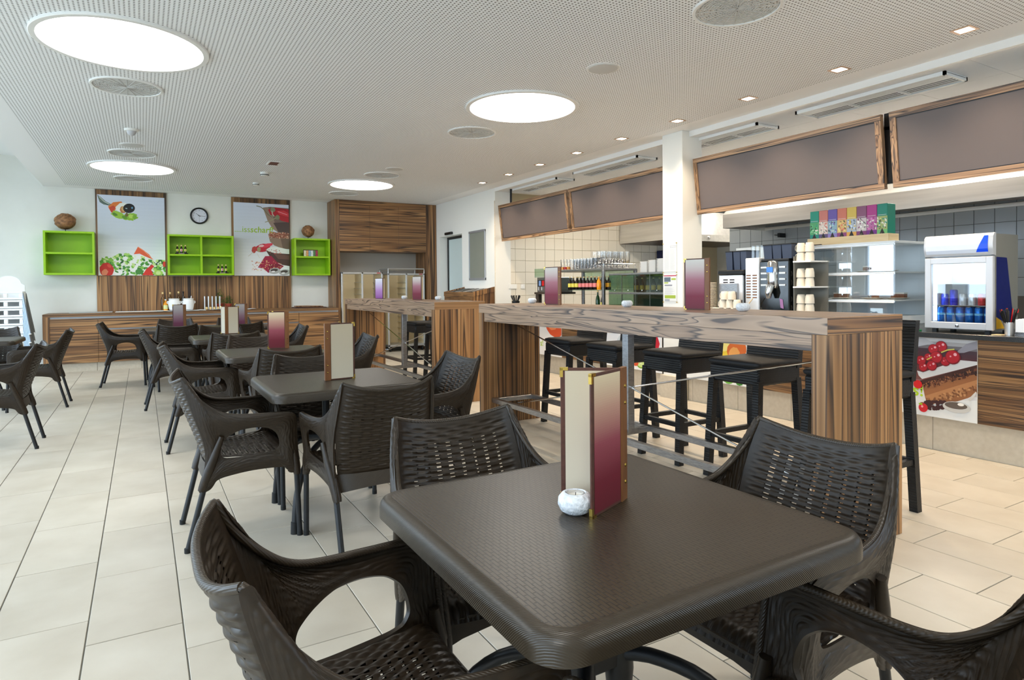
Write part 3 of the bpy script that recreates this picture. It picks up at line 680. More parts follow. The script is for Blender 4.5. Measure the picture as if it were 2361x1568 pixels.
# ================================================================== BAR COUNTERS
def bar(y0, y1, lb):
    x0, x1, z1 = 2.668, 3.275, 1.10
    t = thing('bar_counter', lb, 'bar table', ((x0+x1)/2,(y0+y1)/2,0), 0, 'long zebrano bar counters')
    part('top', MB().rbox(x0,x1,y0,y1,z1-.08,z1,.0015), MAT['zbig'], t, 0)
    part('top_end_veneer', MB().box(x0+.001,x1-.001,y0-.001,y0,z1-.079,z1-.001), MAT['zx'], t, 0)
    for i,(a,b) in enumerate(((y0,y0+.08),(y1-.08,y1))):
        part('end_panel', MB().rbox(x0,x1,a,b,0,z1-.08,.0012), MAT['zv'], t, 0)
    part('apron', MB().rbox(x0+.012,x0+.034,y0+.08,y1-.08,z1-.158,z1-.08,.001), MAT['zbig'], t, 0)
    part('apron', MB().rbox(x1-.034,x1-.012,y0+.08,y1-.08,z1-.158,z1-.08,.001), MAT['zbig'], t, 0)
    xm, ym = (x0+x1)/2, (y0+y1)/2
    for xx in (xm-.20, xm+.20):
        part('foot_rail', MB().rbox(xx-.02,xx+.02,y0+.08,y1-.08,.20,.24,.002), MAT['steel'], t, 0)
    part('rail_end', MB().rbox(xm-.2,xm+.2,y0+.081,y0+.12,.20,.24,.002), MAT['steel'], t, 0); part('rail_end', MB().rbox(xm-.2,xm+.2,y1-.12,y1-.081,.20,.24,.002), MAT['steel'], t, 0)
    part('post', MB().rbox(xm-.03,xm+.03,ym-.03,ym+.03,.22,z1-.08,.002), MAT['steel'], t, 0)
    part('cross_rail', MB().rbox(xm-.2,xm+.2,ym-.02,ym+.02,.20,.24,.002), MAT['steel'], t, 0)
    for za,zb in ((.90,.165),(.16,.925)):
        zm = za+(zb-za)*.5
        part('tie_rod', MB().tube([(xm,y0+.08,za),(xm,ym,zm)],.006,8), MAT['chrome'], t); part('tie_rod', MB().tube([(xm,ym,zm),(xm,y1-.08,zb)],.006,8), MAT['chrome'], t)
bar(1.765, 5.20, 'long striped zebrano bar counter nearest the viewer with steel foot rails')
bar(6.23, 9.67, 'long striped zebrano bar counter farther back, in line with the near one')

# ================================================================== BAR STOOLS
def make_stool():
    t = thing('bar_stool', 'x', 'bar stool', (0,0,0), 0, 'black woven bar stools')
    B = MAT['bweave']
    part('seat', MB().rbox(-.20,.20,-.195,.195,.63,.742,.012), B, t, 40, False)
    mb = MB()
    for zz,in_ in ((.742,.004),(.748,-.004),(.762,-.008),(.774,-.002),(.782,.02)):
        mb.v += [(a,b,zz) for a,b in rrect(.205-in_,.198-in_,.03,5)]
    n = 24
    for i in range(4):
        for k in range(n): mb.f.append((i*n+k,i*n+(k+1)%n,(i+1)*n+(k+1)%n,(i+1)*n+k))
    mb.f.append(tuple(range(4*n,5*n)))
    part('cushion', mb, MAT['cushion'], t, 60, False)
    part('backrest', MB().prism([(.155,.70),(.205,.70),(.245,1.06),(.205,1.075),(.19,1.06)],-.20,.20,'y') if False else MB().add([(.160,-.20,.72),(.205,-.20,.72),(.205,.20,.72),(.160,.20,.72),(.205,-.20,1.05),(.245,-.20,1.05),(.245,.20,1.05),(.205,.20,1.05)],[(3,2,1,0),(4,5,6,7),(0,1,5,4),(1,2,6,5),(2,3,7,6),(3,0,4,7)]), B, t, 0, False)
    for sx in (-1,1):
        for sy in (-1,1):
            a = (sx*.182,sy*.175,.66); b = (sx*.220,sy*.192,0)
            mb = MB(); 
            v = [(p[0]+dx*.022,p[1]+dy*.022,p[2]) for p in (b,a) for dx,dy in ((-1,-1),(1,-1),(1,1),(-1,1))]
            mb.add(v,[(3,2,1,0),(4,5,6,7),(0,1,5,4),(1,2,6,5),(2,3,7,6),(3,0,4,7)])
            part('leg', mb, B, t, 0, False)
    for s in (-1,1):
        part('foot_rail', MB().box(s*.207-.014,s*.207+.014,-.18,.18,.262,.292), B, t, 0, False)
        part('foot_rail', MB().box(-.2,.2,s*.186-.014,s*.186+.014,.262,.292), B, t, 0, False)
    return t
stool = make_stool()
for (y,lb) in [(2.09,'black woven bar stool hidden behind the near end of the front bar'),(2.785,'black woven bar stool second from the near end of the front bar'),(3.43,'black woven bar stool, third from the near end of the front bar'),(4.13,'black woven bar stool beyond the steel post of the front bar'),(4.77,'black woven bar stool at the far end of the front bar')]:
    place(stool, USED, (3.435,y,0), 0, lb)
for (y,lb) in [(6.9,'black woven bar stool at the near part of the far bar'),(7.65,'black woven bar stool in the middle of the far bar'),(8.4,'black woven bar stool left of the steel post of the far bar')]: place(stool, USED, (3.435,y,0), 0, lb)

# ================================================================== MENU STANDS AND CANDLES
def gradient(c0, c1, n=24, bias=1.0):
    return [tuple(a+(b-a)*((i/(n-1))**bias) for a,b in zip(lin(c0),lin(c1))) for i in range(n)]
def grad3(stops, n=56):
    out = []
    for i in range(n):
        t = i/(n-1)
        for (a,ca),(b,cb) in zip(stops,stops[1:]):
            if a <= t <= b:
                k = (t-a)/(b-a); out.append(tuple(x+(y-x)*k for x,y in zip(lin(ca),lin(cb)))); break
    return out
WINE = grad3([(0,(96,0,22)),(.22,(106,4,30)),(.50,(142,62,74)),(.75,(184,140,122)),(1,(214,196,162))])
WINE2 = grad3([(0,(100,0,30)),(.25,(114,6,42)),(.6,(162,102,114)),(.85,(196,180,174)),(1,(206,200,190))])
LILAC = grad3([(0,(140,72,150)),(.4,(180,130,190)),(.75,(214,200,224)),(1,(236,234,240))])
GREYW = grad3([(0,(84,8,40)),(.2,(96,24,56)),(.5,(130,96,104)),(.8,(156,144,140)),(1,(168,158,150))])
CREAMG = grad3([(0,(208,198,176)),(.6,(196,184,160)),(1,(192,178,152))])
def page(w, h, cols, m=.008, z=.0):
    mb = MB(); n = len(cols)
    for i,c in enumerate(cols):
        a, b = m+(h-2*m)*i/n, m+(h-2*m)*(i+1)/n
        mb.add([(m,z,a),(w-m,z,a),(w-m,z,b),(m,z,b)],[(0,1,2,3)],c)
    return mb
def menu(x, y, z, spine_a, panels, lb, h=.32, spine=True):
    """folding menu: panels = [(angle deg, width, outer colours, inner colours)], hinged at (x,y)"""
    t = thing('menu_stand', lb, 'menu', (x,y,z), 0, 'folding table menus')
    for (a, wd, co, ci) in panels:
        R = Matrix.Rotation(math.radians(a),4,'Z')
        p = part('cover', MB().rbox(.004,wd,-.0025,.0025,0,h,.001), MAT['leather'], t, 0, False); p.matrix_local = R
        for sd, cols in ((-1,co),(1,ci)):
            if cols is None: continue
            q = page(wd-.004, h, cols, .007, sd*.0031).obj('page', MAT['print'], 0); q.parent = p
            if sd > 0:
                q.data.flip_normals()
        for zz in (0,h):
            s = 1 if zz == 0 else -1
            sub(p, MB().box(wd-.018,wd+.0015,-.004,.004,zz-s*.0015,zz+s*.006).box(wd-.006,wd+.0015,-.004,.004,min(zz,zz+s*.022),max(zz,zz+s*.022)), 'corner', MAT['brass'], 0)
    if spine:
        R = Matrix.Rotation(math.radians(spine_a),4,'Z')
        s = part('spine', MB().rbox(-.030,.004,-.006,.006,0,h,.001), MAT['spine'], t, 0, False); s.matrix_local = R
        for zz in (.045,.085,.235,.275): [sub(s, MB().lathe([(.0001,q*.0095),(.003,q*.009),(.0045,q*.006)],12,(-.015,0,zz*h/.32),ax='y'), 'rivet', MAT['brass']) for q in (-1,1)]
    return t
menu(.98,1.178,.737, 210, [(147,.142,CREAMG,CREAMG),(203,.142,WINE,WINE)], 'open folding menu on the front table, cream inside and wine-red outside')
menu(.905,3.60,.737, 8, [(9,.15,CREAMG,CREAMG),(52,.15,CREAMG,CREAMG)], 'folding menu with a plain cream face on the second table')
menu(1.075,5.79,.737, 176, [(168,.145,WINE,WINE),(128,.145,CREAMG,CREAMG)], 'folding menu with cream to wine-red face on the third table')
menu(.855,8.05,.737, 6, [(8,.125,CREAMG,CREAMG),(118,.13,WINE2,CREAMG)], 'folding menu with a cream face on the fourth table')
menu(.485,9.72,.737, 182, [(172,.135,GREYW,GREYW),(120,.13,CREAMG,CREAMG)], 'folding menu with grey to wine-red face on the farthest left table')
menu(1.24,9.55,.737, 176, [(168,.135,GREYW,GREYW),(120,.13,CREAMG,CREAMG)], 'folding menu on the farthest right table, half hidden behind the cream menu')
menu(3.0,2.79,1.10, 99, [(99,.155,WINE2,WINE2),(58,.15,CREAMG,CREAMG)], 'wine-red folding menu on the front bar, near the white column')
menu(3.02,4.42,1.10, 99, [(99,.175,WINE2,WINE2),(58,.15,CREAMG,CREAMG)], 'wine-red folding menu on the front bar, left one before the tiled wall')
menu(3.03,8.95,1.10, 110, [(110,.18,LILAC,LILAC),(60,.15,CREAMG,CREAMG)], 'small lilac folding menu on the far bar', .30, False)
menu(3.04,7.50,1.10, 105, [(105,.19,WINE2,WINE2),(60,.15,CREAMG,CREAMG)], 'wine-red folding menu on the far bar', .30, False)
cd = thing('candle_holder', 'x', 'candle holder', (0,0,0), 0, 'white stone tea light holders')
part('stone', MB().lathe([(.0001,0),(.02,.0),(.034,.008),(.0405,.022),(.039,.036),(.031,.046),(.024,.048),(.021,.044),(.020,.036),(.0001,.036)],28), MAT['stone'], cd, 60, False)
part('cup', MB().lathe([(.0195,.036),(.0195,.0465),(.0185,.0465),(.0185,.038)],24), MAT['chrome'], cd, 60, False)
part('wax', MB().lathe([(.0001,.0405),(.0185,.0405)],20), MAT['wax'], cd, 60, False); part('wick', MB().tube([(0,0,.04),(.001,0,.047)],.0008,5), MAT['black'], cd, 0, False)
for (x,y,z,lb) in [(.843,1.172,.737,'white stone tea light holder inside the open menu on the front table'),(3.14,5.03,1.10,'white stone tea light holder at the far end of the front bar'),(3.03,3.56,1.10,'white stone tea light holder at the middle of the front bar'),(2.99,2.50,1.10,'speckled stone tea light holder before the white cups, on the front bar'),(3.13,9.45,1.10,'white stone tea light holder at the far end of the far bar'),(3.15,8.4,1.10,'white stone tea light holder in the middle of the far bar'),(3.18,7.30,1.10,'white stone tea light holder right of the wine-red menu on the far bar')]:
    place(cd, USED, (x,y,z), 0, lb)
# ================================================================== PRINTED ARTWORK
class Art:
    """flat print built from coloured shapes; picture coordinates (crop pixels) -> sheet"""
    def __init__(s, box, o, du, dv, nrm):
        s.b = box; s.o = Vector(o); s.du = Vector(du); s.dv = Vector(dv); s.n = Vector(nrm); s.k = 0; s.mb = MB()
    def P(s, x, y, lift):
        a, b, c, d = s.b; u = min(max((x-a)/(b-a),0),1); v = min(max((d-y)/(d-c),0),1)
        return s.o+s.du*u+s.dv*v+s.n*lift
    def poly(s, pts, col):
        s.k += 1; l = .0004+s.k*.000012
        s.mb.add([s.P(x,y,l) for x,y in pts],[tuple(range(len(pts)))], lin(col)); return s
    def bg(s, stops):
        a, b, c, d = s.b; cols = grad3(stops, 22); n = len(cols)
        for i,cc in enumerate(cols):
            y0, y1 = d-(d-c)*i/n, d-(d-c)*(i+1)/n
            s.mb.add([s.P(a,y0,.0003),s.P(b,y0,.0003),s.P(b,y1,.0003),s.P(a,y1,.0003)],[(0,1,2,3)],cc)
        return s
    def blob(s, cx, cy, rx, ry, col, rot=0, jit=.0, n=18):
        r = math.radians(rot); pts = []
        for k in range(n):
            a = 2*PI*k/n; q = 1+random.uniform(-jit,jit); x, y = rx*q*math.cos(a), ry*q*math.sin(a)
            pts.append((cx+x*math.cos(r)-y*math.sin(r), cy+x*math.sin(r)+y*math.cos(r)))
        return s.poly(pts, col)
    def line(s, pts, w, col):
        for (x0,y0),(x1,y1) in zip(pts,pts[1:]):
            dx, dy = x1-x0, y1-y0; l = math.hypot(dx,dy)+1e-6; nx, ny = -dy/l*w/2, dx/l*w/2
            s.poly([(x0+nx,y0+ny),(x1+nx,y1+ny),(x1-nx,y1-ny),(x0-nx,y0-ny)], col)
        return s
    def out(s, parent, name='print'): return part(name, s.mb, MAT['print'], parent, 0, True)
def lettering(txt, size, M, mat, parent, name='lettering', bold=0, shear=0, ext=.0004, width=None):
    cu = bpy.data.curves.new('text','FONT'); cu.body = txt; cu.size = size; cu.extrude = ext; cu.offset = bold; cu.shear = shear; cu.resolution_u = 3
    o = bpy.data.objects.new('text', cu); COL.objects.link(o)
    dg = bpy.context.evaluated_depsgraph_get(); me = bpy.data.meshes.new_from_object(o.evaluated_get(dg)); bpy.data.objects.remove(o)
    me.materials.clear(); me.materials.append(mat)
    if width:
        xs = [v.co.x for v in me.vertices]; me.transform(Matrix.Scale(width/(max(xs)-min(xs)),4,(1,0,0)) @ Matrix.Translation((-min(xs),0,0)))
    me.transform(M)
    r = bpy.data.objects.new(name, me); COL.objects.link(r); part(name, r, None, parent, 0, True); return r
# frame of writing on a wall facing -Y (x to the right, z up) and facing -X (y to the left..)
def facing_y(x,y,z): return Matrix(((1,0,0,x),(0,0,-1,y),(0,1,0,z),(0,0,0,1)))
def facing_x(x,y,z): return Matrix(((0,0,-1,x),(-1,0,0,y),(0,1,0,z),(0,0,0,1)))

# ================================================================== BACK WALL
pn = thing('wall_panel', 'striped zebrano wall panel behind the buffet counter with two raised bays', 'panel', (.9,12.58,.9))
part('board', MB().rbox(-.645,.39,12.57,12.6,1.5,2.935,.001), MAT['zdark'], pn, 0); part('board', MB().rbox(1.425,2.452,12.57,12.6,1.5,2.935,.001), MAT['zdark'], pn, 0)
for a,b in ((-.645,.39),(.392,1.423),(1.425,2.452)): part('board', MB().rbox(a,b,12.57,12.6,.9,1.498,.001), MAT['zv'], pn, 0)
BGS = [(0,(238,240,242)),(.25,(226,230,232)),(.5,(196,204,210)),(.8,(206,214,226)),(1,(218,226,242))]
# salad poster
ps = thing('poster', 'white poster of a mixed salad with a fork holding an olive', 'poster', (-.13,12.565,1.51))
part('sheet', MB().box(-.618,.36,12.558,12.57,1.508,2.848), MAT['paper'], ps, 0)
A = Art((965,1895,168,1270),(-.618,12.558,1.508),(.978,0,0),(0,0,1.34),(0,-1,0)); A.bg(BGS)
A.poly([(968,172),(1012,200),(1080,258),(1150,292),(1128,314),(1050,302),(1000,272),(982,220)][::-1],(104,118,104)); A.line([(990,195),(1060,262),(1130,296)],9,(206,214,206)); A.line([(1010,262),(1120,305)],7,(60,84,96))
A.poly([(1110,325),(1180,265),(1290,248),(1305,262),(1240,310),(1195,390),(1155,410),(1125,360)][::-1],(226,124,52)); A.poly([(1120,340),(1180,310),(1210,330),(1185,395),(1155,408)][::-1],(206,72,44))
A.poly([(1210,330),(1270,272),(1340,264),(1385,290),(1320,335),(1280,392),(1218,372)][::-1],(240,241,232)); A.blob(1315,360,45,48,(186,120,66),30,.08); A.blob(1330,350,40,40,(214,170,110),0,.05)
A.blob(1395,338,82,65,(18,15,16),-8); A.blob(1437,330,12,14,(96,150,190)); A.blob(1358,342,15,8,(150,170,176),20)
A.blob(1240,435,95,48,(150,192,58),12,.16,24); A.blob(1400,455,105,55,(138,184,50),-6,.2,26); A.blob(1200,430,34,20,(84,130,36),20,.2); A.blob(1330,465,40,22,(96,150,34),10,.2); A.blob(1420,450,38,26,(182,214,92),0,.2); A.blob(1360,430,22,30,(110,96,46),10,.2); A.blob(1470,455,26,34,(120,170,44),0,.25)
A.poly([(985,1270),(985,1090),(1100,1040),(1350,990),(1560,985),(1760,1060),(1895,1040),(1895,1270)],(236,238,232))
A.poly([(1448,975),(1508,868),(1590,918),(1662,972),(1720,1048),(1600,1000),(1530,965)][::-1],(224,92,50)); A.line([(1510,872),(1590,922),(1718,1046)],10,(238,150,110))
A.blob(1075,1100,95,80,(120,176,52),0,.22,26)
gr = [(58,122,40),(86,160,48),(130,190,70),(168,212,104),(40,92,40),(196,222,140),(104,172,60),(70,140,56),(226,236,206)]
for i in range(230):
    x = random.uniform(1000,1890); top = np.interp(x,[1000,1180,1350,1500,1700,1890],[1070,985,960,965,1050,1035]); y = random.uniform(top+14,1262)
    if 1150 < x < 1340 and y > 1185 and random.random() < .8: continue
    A.blob(x,y,random.uniform(16,36),random.uniform(11,24),random.choice(gr if y < 1210 or x > 1280 else [(240,240,236),(228,234,220)]),random.uniform(-60,60),.12,5)
A.blob(1075,1195,95,100,(208,44,34),0,.04); A.blob(1050,1230,40,52,(232,140,104),30,.1); A.blob(1110,1140,30,22,(226,80,60),40,.1)
A.poly([(1560,1268),(1620,1180),(1700,1115),(1732,1140),(1690,1190),(1720,1268)],(216,52,36)); A.blob(1880,1110,26,40,(214,60,44),0,.05)
A.blob(1790,1235,62,48,(168,206,90),0,.1,20); A.blob(1790,1235,36,26,(206,228,150),0,.1,16); A.blob(1520,1215,55,42,(70,136,58),-10,.08,12); A.blob(1230,1230,60,34,(244,244,240),0,.1); A.blob(1210,1218,30,12,(60,130,40),25,.1,6)
A.out(ps)
# chilli poster
pc = thing('poster', 'white poster of stacked bowls with red chillies and green lettering', 'poster', (1.94,12.565,1.51))
part('sheet', MB().box(1.46,2.425,12.558,12.57,1.508,2.845), MAT['paper'], pc, 0)
A = Art((462,1220,160,1155),(1.46,12.558,1.508),(.965,0,0),(0,0,1.337),(0,-1,0)); A.bg(BGS)
A.poly([(858,215),(960,200),(1220,208),(1220,572),(1080,560),(990,505),(920,390)][::-1],(118,98,88)); A.poly([(858,215),(930,207),(985,300),(1020,420),(1060,545),(990,505),(920,390)][::-1],(150,128,112)); A.poly([(1000,420),(1220,400),(1220,572),(1080,560)][::-1],(78,62,58))
A.poly([(930,240),(1010,205),(1220,222),(1220,408),(1110,385),(1040,330),(960,310)][::-1],(176,22,38)); A.poly([(1040,250),(1150,240),(1220,280),(1220,330),(1090,300)][::-1],(206,50,60)); A.line([(1070,260),(1200,300)],8,(232,150,160)); A.line([(1040,240),(1180,230)],6,(120,10,24))
A.blob(995,240,34,36,(130,134,104),0,.12); A.line([(985,255),(990,300),(1012,328)],14,(190,186,168)); A.blob(1060,340,32,34,(126,130,96),0,.1); A.line([(1040,350),(960,392),(885,416)],11,(150,150,112)); A.line([(770,196),(830,208),(880,250),(930,310),(985,345)],10,(110,112,78))
A.poly([(928,585),(1000,620),(1220,610),(1220,782),(1130,778),(1010,735),(950,680)],(142,118,100)); A.poly([(1100,640),(1220,630),(1220,782),(1130,778)],(110,88,74)); A.poly([(928,585),(960,540),(1080,560),(1220,565),(1220,632),(1000,630)][::-1],(134,84,62))
for i in range(150): A.blob(random.uniform(940,1215),random.uniform(550,632),random.uniform(8,16),random.uniform(2.5,5),random.choice([(176,96,70),(210,150,120),(120,40,34),(150,70,50),(226,190,160)]),random.uniform(-70,70),.1,5)
A.blob(850,770,110,56,(186,30,52),-14,.08); A.blob(910,735,80,24,(214,60,80),-16,.1); A.blob(728,800,30,48,(178,60,52),10,.1); A.blob(795,795,26,34,(160,150,110),0,.1); A.line([(720,830),(650,890)],7,(200,196,180)); A.line([(770,850),(805,912)],6,(214,208,196)); A.blob(830,745,40,16,(232,190,190),-10,.1)
A.poly([(888,795),(960,755),(1080,760),(1220,790),(1220,850),(1040,845),(910,820)][::-1],(228,230,224))
A.poly([(892,805),(1000,840),(1220,850),(1220,1020),(1120,1005),(1020,960),(950,900)],(74,48,42)); A.poly([(1000,850),(1220,870),(1220,930),(1060,920)],(104,70,60))
for i in range(30): A.blob(random.uniform(895,1110),random.uniform(790,850),9,4,random.choice([(190,60,50),(150,110,70)]),random.uniform(-60,60),.1,5)
A.poly([(778,1042),(880,885),(965,880),(1060,985),(1140,1020),(1080,1070),(918,1115),(860,1060)],(158,22,62)); A.poly([(930,1000),(1060,985),(1130,1020),(1060,1060),(920,1110)],(126,12,46))
for i in range(70): A.blob(random.uniform(700,1100),random.uniform(945,1085),random.uniform(8,18),random.uniform(3,6),random.choice([(200,120,90),(226,180,120),(176,60,40)]) if random.random()<.9 else (240,220,160),random.uniform(-60,60),.1,5)
for cx,cy in ((1010,1088),(1150,1108)): A.blob(cx,cy,80,42,(176,176,174),-6); A.blob(cx-6,cy-10,52,20,(70,62,58),-6); A.blob(cx-20,cy+10,26,10,(236,236,236),-6)
A.out(pc)
gt_ = plain('lettering_green',(146,182,28),.4)
sx = .965/758
lettering('....iss', .155, facing_y(1.46+12*sx,12.5565,1.508+(1155-528)*sx), gt_, pc, width=205*sx); lettering('scharf!', .155, facing_y(1.46+222*sx,12.5565,1.508+(1155-528)*sx), gt_, pc, bold=.0022, shear=.08, width=312*sx)

# lime shelves
def shelf(name_lb, x0, x1, cols):
    y0, y1, z0, z1, b = 12.285, 12.598, 1.51, 2.205, .03
    t = thing('wall_shelf', name_lb, 'shelf', ((x0+x1)/2,12.45,z0), 0, 'lime green wall shelves')
    part('side', MB().rbox(x0,x0+b,y0,y1,z0,z1,.001), MAT['green'], t, 0); part('side', MB().rbox(x1-b,x1,y0,y1,z0,z1,.001), MAT['green'], t, 0)
    part('top', MB().rbox(x0+b,x1-b,y0,y1,z1-b,z1,.001), MAT['green'], t, 0); part('bottom', MB().rbox(x0+b,x1-b,y0,y1,z0,z0+b,.001), MAT['green'], t, 0)
    part('back', MB().box(x0+b,x1-b,y1-.012,y1,z0+b,z1-b), MAT['green'], t, 0)
    w = (x1-x0-b*(cols+1))/cols; zm = z0+.345
    for c in range(cols):
        a = x0+b+(w+b)*c; part('shelf_board', MB().rbox(a,a+w,y0+.004,y1-.012,zm-b/2,zm+b/2,.001), MAT['green'], t, 0)
        if c: part('divider', MB().rbox(a-b,a,y0+.002,y1-.012,z0+b,z1-b,.001), MAT['green'], t, 0)
    return t
shelf('empty lime green two-tier wall shelf at far left under a driftwood ball', -1.325,-.652,1)
shelf('lime green wall shelf with four compartments below the clock', .389,1.424,2)
shelf('lime green two-tier wall shelf at right holding a brochure rack', 2.468,3.127,1)
# driftwood balls on small stands
def ball(x, z, r, sq, lb):
    t = thing('driftwood_ball', lb, 'ornament', (x,12.44,z), 0, 'driftwood balls on the shelves')
    n, m = 40, 24; mb = MB(); seeds = [Vector((random.gauss(0,1),random.gauss(0,1),random.gauss(0,1))).normalized() for _ in range(34)]
    for i in range(m+1):
        for j in range(n):
            th, ph = PI*i/m, 2*PI*j/n; d = Vector((math.sin(th)*math.cos(ph),math.sin(th)*math.sin(ph),math.cos(th)))
            ds = sorted((1-d.dot(s)) for s in seeds); k = min((ds[1]-ds[0])*7,1)
            rr = r*(.93+.08*k+.012*math.sin(30*d.x+20*d.z)); mb.v.append((x+d.x*rr*sq, 12.44+d.y*rr*sq, z+.03+r+d.z*rr))
    for i in range(m):
        for j in range(n): mb.f.append((i*n+j,(i+1)*n+j,(i+1)*n+(j+1)%n,i*n+(j+1)%n))
    part('ball', mb, MAT['ball'], t, 80); part('pin', MB().tube([(x,12.44,z),(x,12.44,z+.06)],.006,8), MAT['blackmetal'], t); part('base', MB().rbox(x-.09,x+.09,12.37,12.51,z,z+.006,.001), MAT['blackmetal'], t, 0)
ball(-1.045,2.205,.135,1.12,'brown driftwood ball with rough patches on the far left lime shelf'); ball(2.75,2.205,.118,1.02,'smaller brown driftwood ball on the right lime shelf beside the cabinet')
# clock
ck_ = thing('wall_clock', 'round black-rimmed wall clock with white dial', 'clock', (.902,12.585,2.57)); cx, cz = .902, 2.57
part('rim', MB().lathe([(.118,0),(.122,-.03),(.134,-.036),(.145,-.03),(.148,0)],48,(cx,12.598,cz),ax='y'), MAT['black'], ck_, 60)
part('dial', MB().lathe([(.0001,-.006),(.120,-.006)],40,(cx,12.598,cz),ax='y'), plain('dial_white',(224,226,236),.5), ck_, 0)
for k in range(12):
    a = math.radians(30*k)
    lettering(str(12 if k == 0 else k), .024, facing_y(cx+.096*math.sin(a)-(.012 if k in (0,10,11) else .006), 12.591, cz+.096*math.cos(a)-.008), MAT['black'], ck_, 'numeral')
def hand(a, l, w, name): 
    s, c = math.sin(math.radians(a)), math.cos(math.radians(a)); part(name, MB().add([(cx+s*-.02+c*w,12.586,cz+c*-.02-s*w),(cx+s*-.02-c*w,12.586,cz+c*-.02+s*w),(cx+s*l-c*w*.6,12.586,cz+c*l+s*w*.6),(cx+s*l+c*w*.6,12.586,cz+c*l-s*w*.6)],[(0,1,2,3)]), MAT['black'], ck_, 0)
hand(308,.066,.0045,'hour_hand'); hand(98,.096,.0035,'minute_hand'); hand(180,.09,.0012,'second_hand')
# little bottles on wooden stands and brochure rack
def mini_bottles(x, z, lb):
    st = thing('display_block', 'dark wooden display block '+lb, 'display stand', (x,12.38,z))
    part('block', MB().rbox(x-.10,x+.10,12.34,12.42,z,z+.022,.002), MAT['brownglass'], st, 0); part('lettering', MB().box(x-.045,x+.045,12.3385,12.34,z+.008,z+.014), MAT['cream'], st, 0)
    for i in range(3):
        b = thing('juice_bottle', 'small dark bottle, %s of three %s' % (('left','middle','right')[i], lb), 'bottle', (x-.062+.062*i,12.38,z+.022), 0, 'small bottles on the lime shelf')
        part('body', MB().lathe([(.0001,0),(.019,.001),(.020,.01),(.020,.075),(.0165,.092),(.009,.105),(.0085,.122),(.0001,.122)],18), MAT['brownglass'], b, 60, False)
        part('cap', MB().lathe([(.0095,.117),(.0105,.120),(.0105,.138),(.0001,.14)],14), MAT['cheese'], b, 40, False)
        part('label', MB().lathe([(.0205,.028),(.0205,.068)],18), plain('bottle_label%d'%i,[(226,222,120),(232,200,190),(216,214,120)][i],.5), b, 40, False)
        part('emblem', MB().lathe([(.0001,-.0208),(.010,-.0206)],12,(0,0,.048),ax='y'), plain('label_emblem%d'%i,[(190,170,20),(206,40,70),(170,180,20)][i],.5), b, 0, False)
mini_bottles(.60,1.87,'on the upper left tier of the lime shelf'); mini_bottles(1.24,1.54,'on the lower right tier of the lime shelf')
t = thing('brochure_rack', 'small brown rack of picture brochures on the right lime shelf', 'brochures', (2.79,12.4,1.87))
part('tray', MB().rbox(2.66,2.93,12.44,12.455,1.87,2.0,.001), MAT['leather'], t, 0)
for i,c in enumerate([(226,210,186),(214,150,90),(120,160,190),(206,214,220),(60,110,60),(150,20,60)]): part('brochure', MB().box(2.665+.044*i,2.705+.044*i,12.425,12.43,1.872,1.985), noisy('brochure%d'%i,c,tuple(min(255,v+40) for v in c),40,.5), t, 0)

# ================================================================== BUFFET COUNTER AT THE BACK
bc = thing('buffet_counter', 'long low zebrano buffet counter along the back wall', 'counter', (.9,12.2,0))
x0, x1, yf = -1.305, 3.155, 11.845
part('top', MB().rbox(x0,x1,yf,12.57,.855,.90,.001), MAT['zx'], bc, 0); part('end_panel', MB().rbox(x0,x0+.085,yf,12.57,0,.855,.001), MAT['zv'], bc, 0)
part('carcass', MB().box(x0+.085,x1,yf+.05,12.57,.135,.855), MAT['blackmetal'], bc, 0)
part('reveal', MB().box(x0+.085,x1,yf+.03,yf+.05,.80,.855), MAT['silver'], bc, 0); part('reveal', MB().box(-.6,2.44,yf+.03,yf+.05,.62,.68), MAT['silver'], bc, 0)
part('door', MB().rbox(x0+.088,-.603,yf+.004,yf+.03,.138,.825,.001), MAT['zx'], bc, 0); part('door', MB().rbox(2.443,x1-.003,yf+.004,yf+.03,.138,.825,.001), MAT['zx'], bc, 0)
for i in range(3):
    a = -.6+1.0133*i; b = a+1.0103
    part('drawer', MB().rbox(a,b,yf+.004,yf+.03,.665,.825,.001), MAT['zx'], bc, 0); part('drawer', MB().rbox(a,b,yf+.004,yf+.03,.138,.64,.001), MAT['zx'], bc, 0)
x = x0+.085-.01
while x < x1-.01:
    xe = min(x+.606,x1); part('plinth_tile', MB().rbox(x+.002,xe-.002,yf+.05,yf+.06,0,.135,.001), MAT['plinth'], bc, 0); x = xe
# things on it
single('baking_tray', MB().rbox(-1.0,-.42,12.2,12.52,.90,.912,.002), MAT['alu'], 'flat pale metal tray at the left end of the buffet counter', 'tray')
single('serving_tray', MB().rbox(-.38,.30,12.12,12.5,.90,.908,.002), MAT['hcwhite'], 'long flat white tray left of the jars on the buffet counter', 'tray')
def cloth(x0,x1,y0,y1,z,lb,seed):
    rnd = random.Random(seed); n, m = 26, 14; mb = MB(); ph = [rnd.uniform(0,6) for _ in range(4)]
    for i in range(n):
        for j in range(m):
            a, b = i/(n-1), j/(m-1); h = .004+.010*abs(math.sin(7*a+ph[0])*math.sin(4*b+ph[1]))+.004*math.sin(17*a+ph[2])**2
            mb.v.append((x0+(x1-x0)*a+.012*math.sin(5*b+ph[3]), y0+(y1-y0)*b+.01*math.sin(9*a), z+h))
    for i in range(n-1):
        for j in range(m-1): mb.f.append((i*m+j,(i+1)*m+j,(i+1)*m+j+1,i*m+j+1))
    return single('napkin_cloth', mb, MAT['linen'], lb, 'cloth', 'white cloths on the buffet', 80)
cloth(.22,.95,11.95,12.3,.90,'crumpled white cloth under the jars on the buffet counter',3); cloth(1.0,1.75,11.98,12.3,.90,'white cloth under the herb pots on the buffet counter',5)
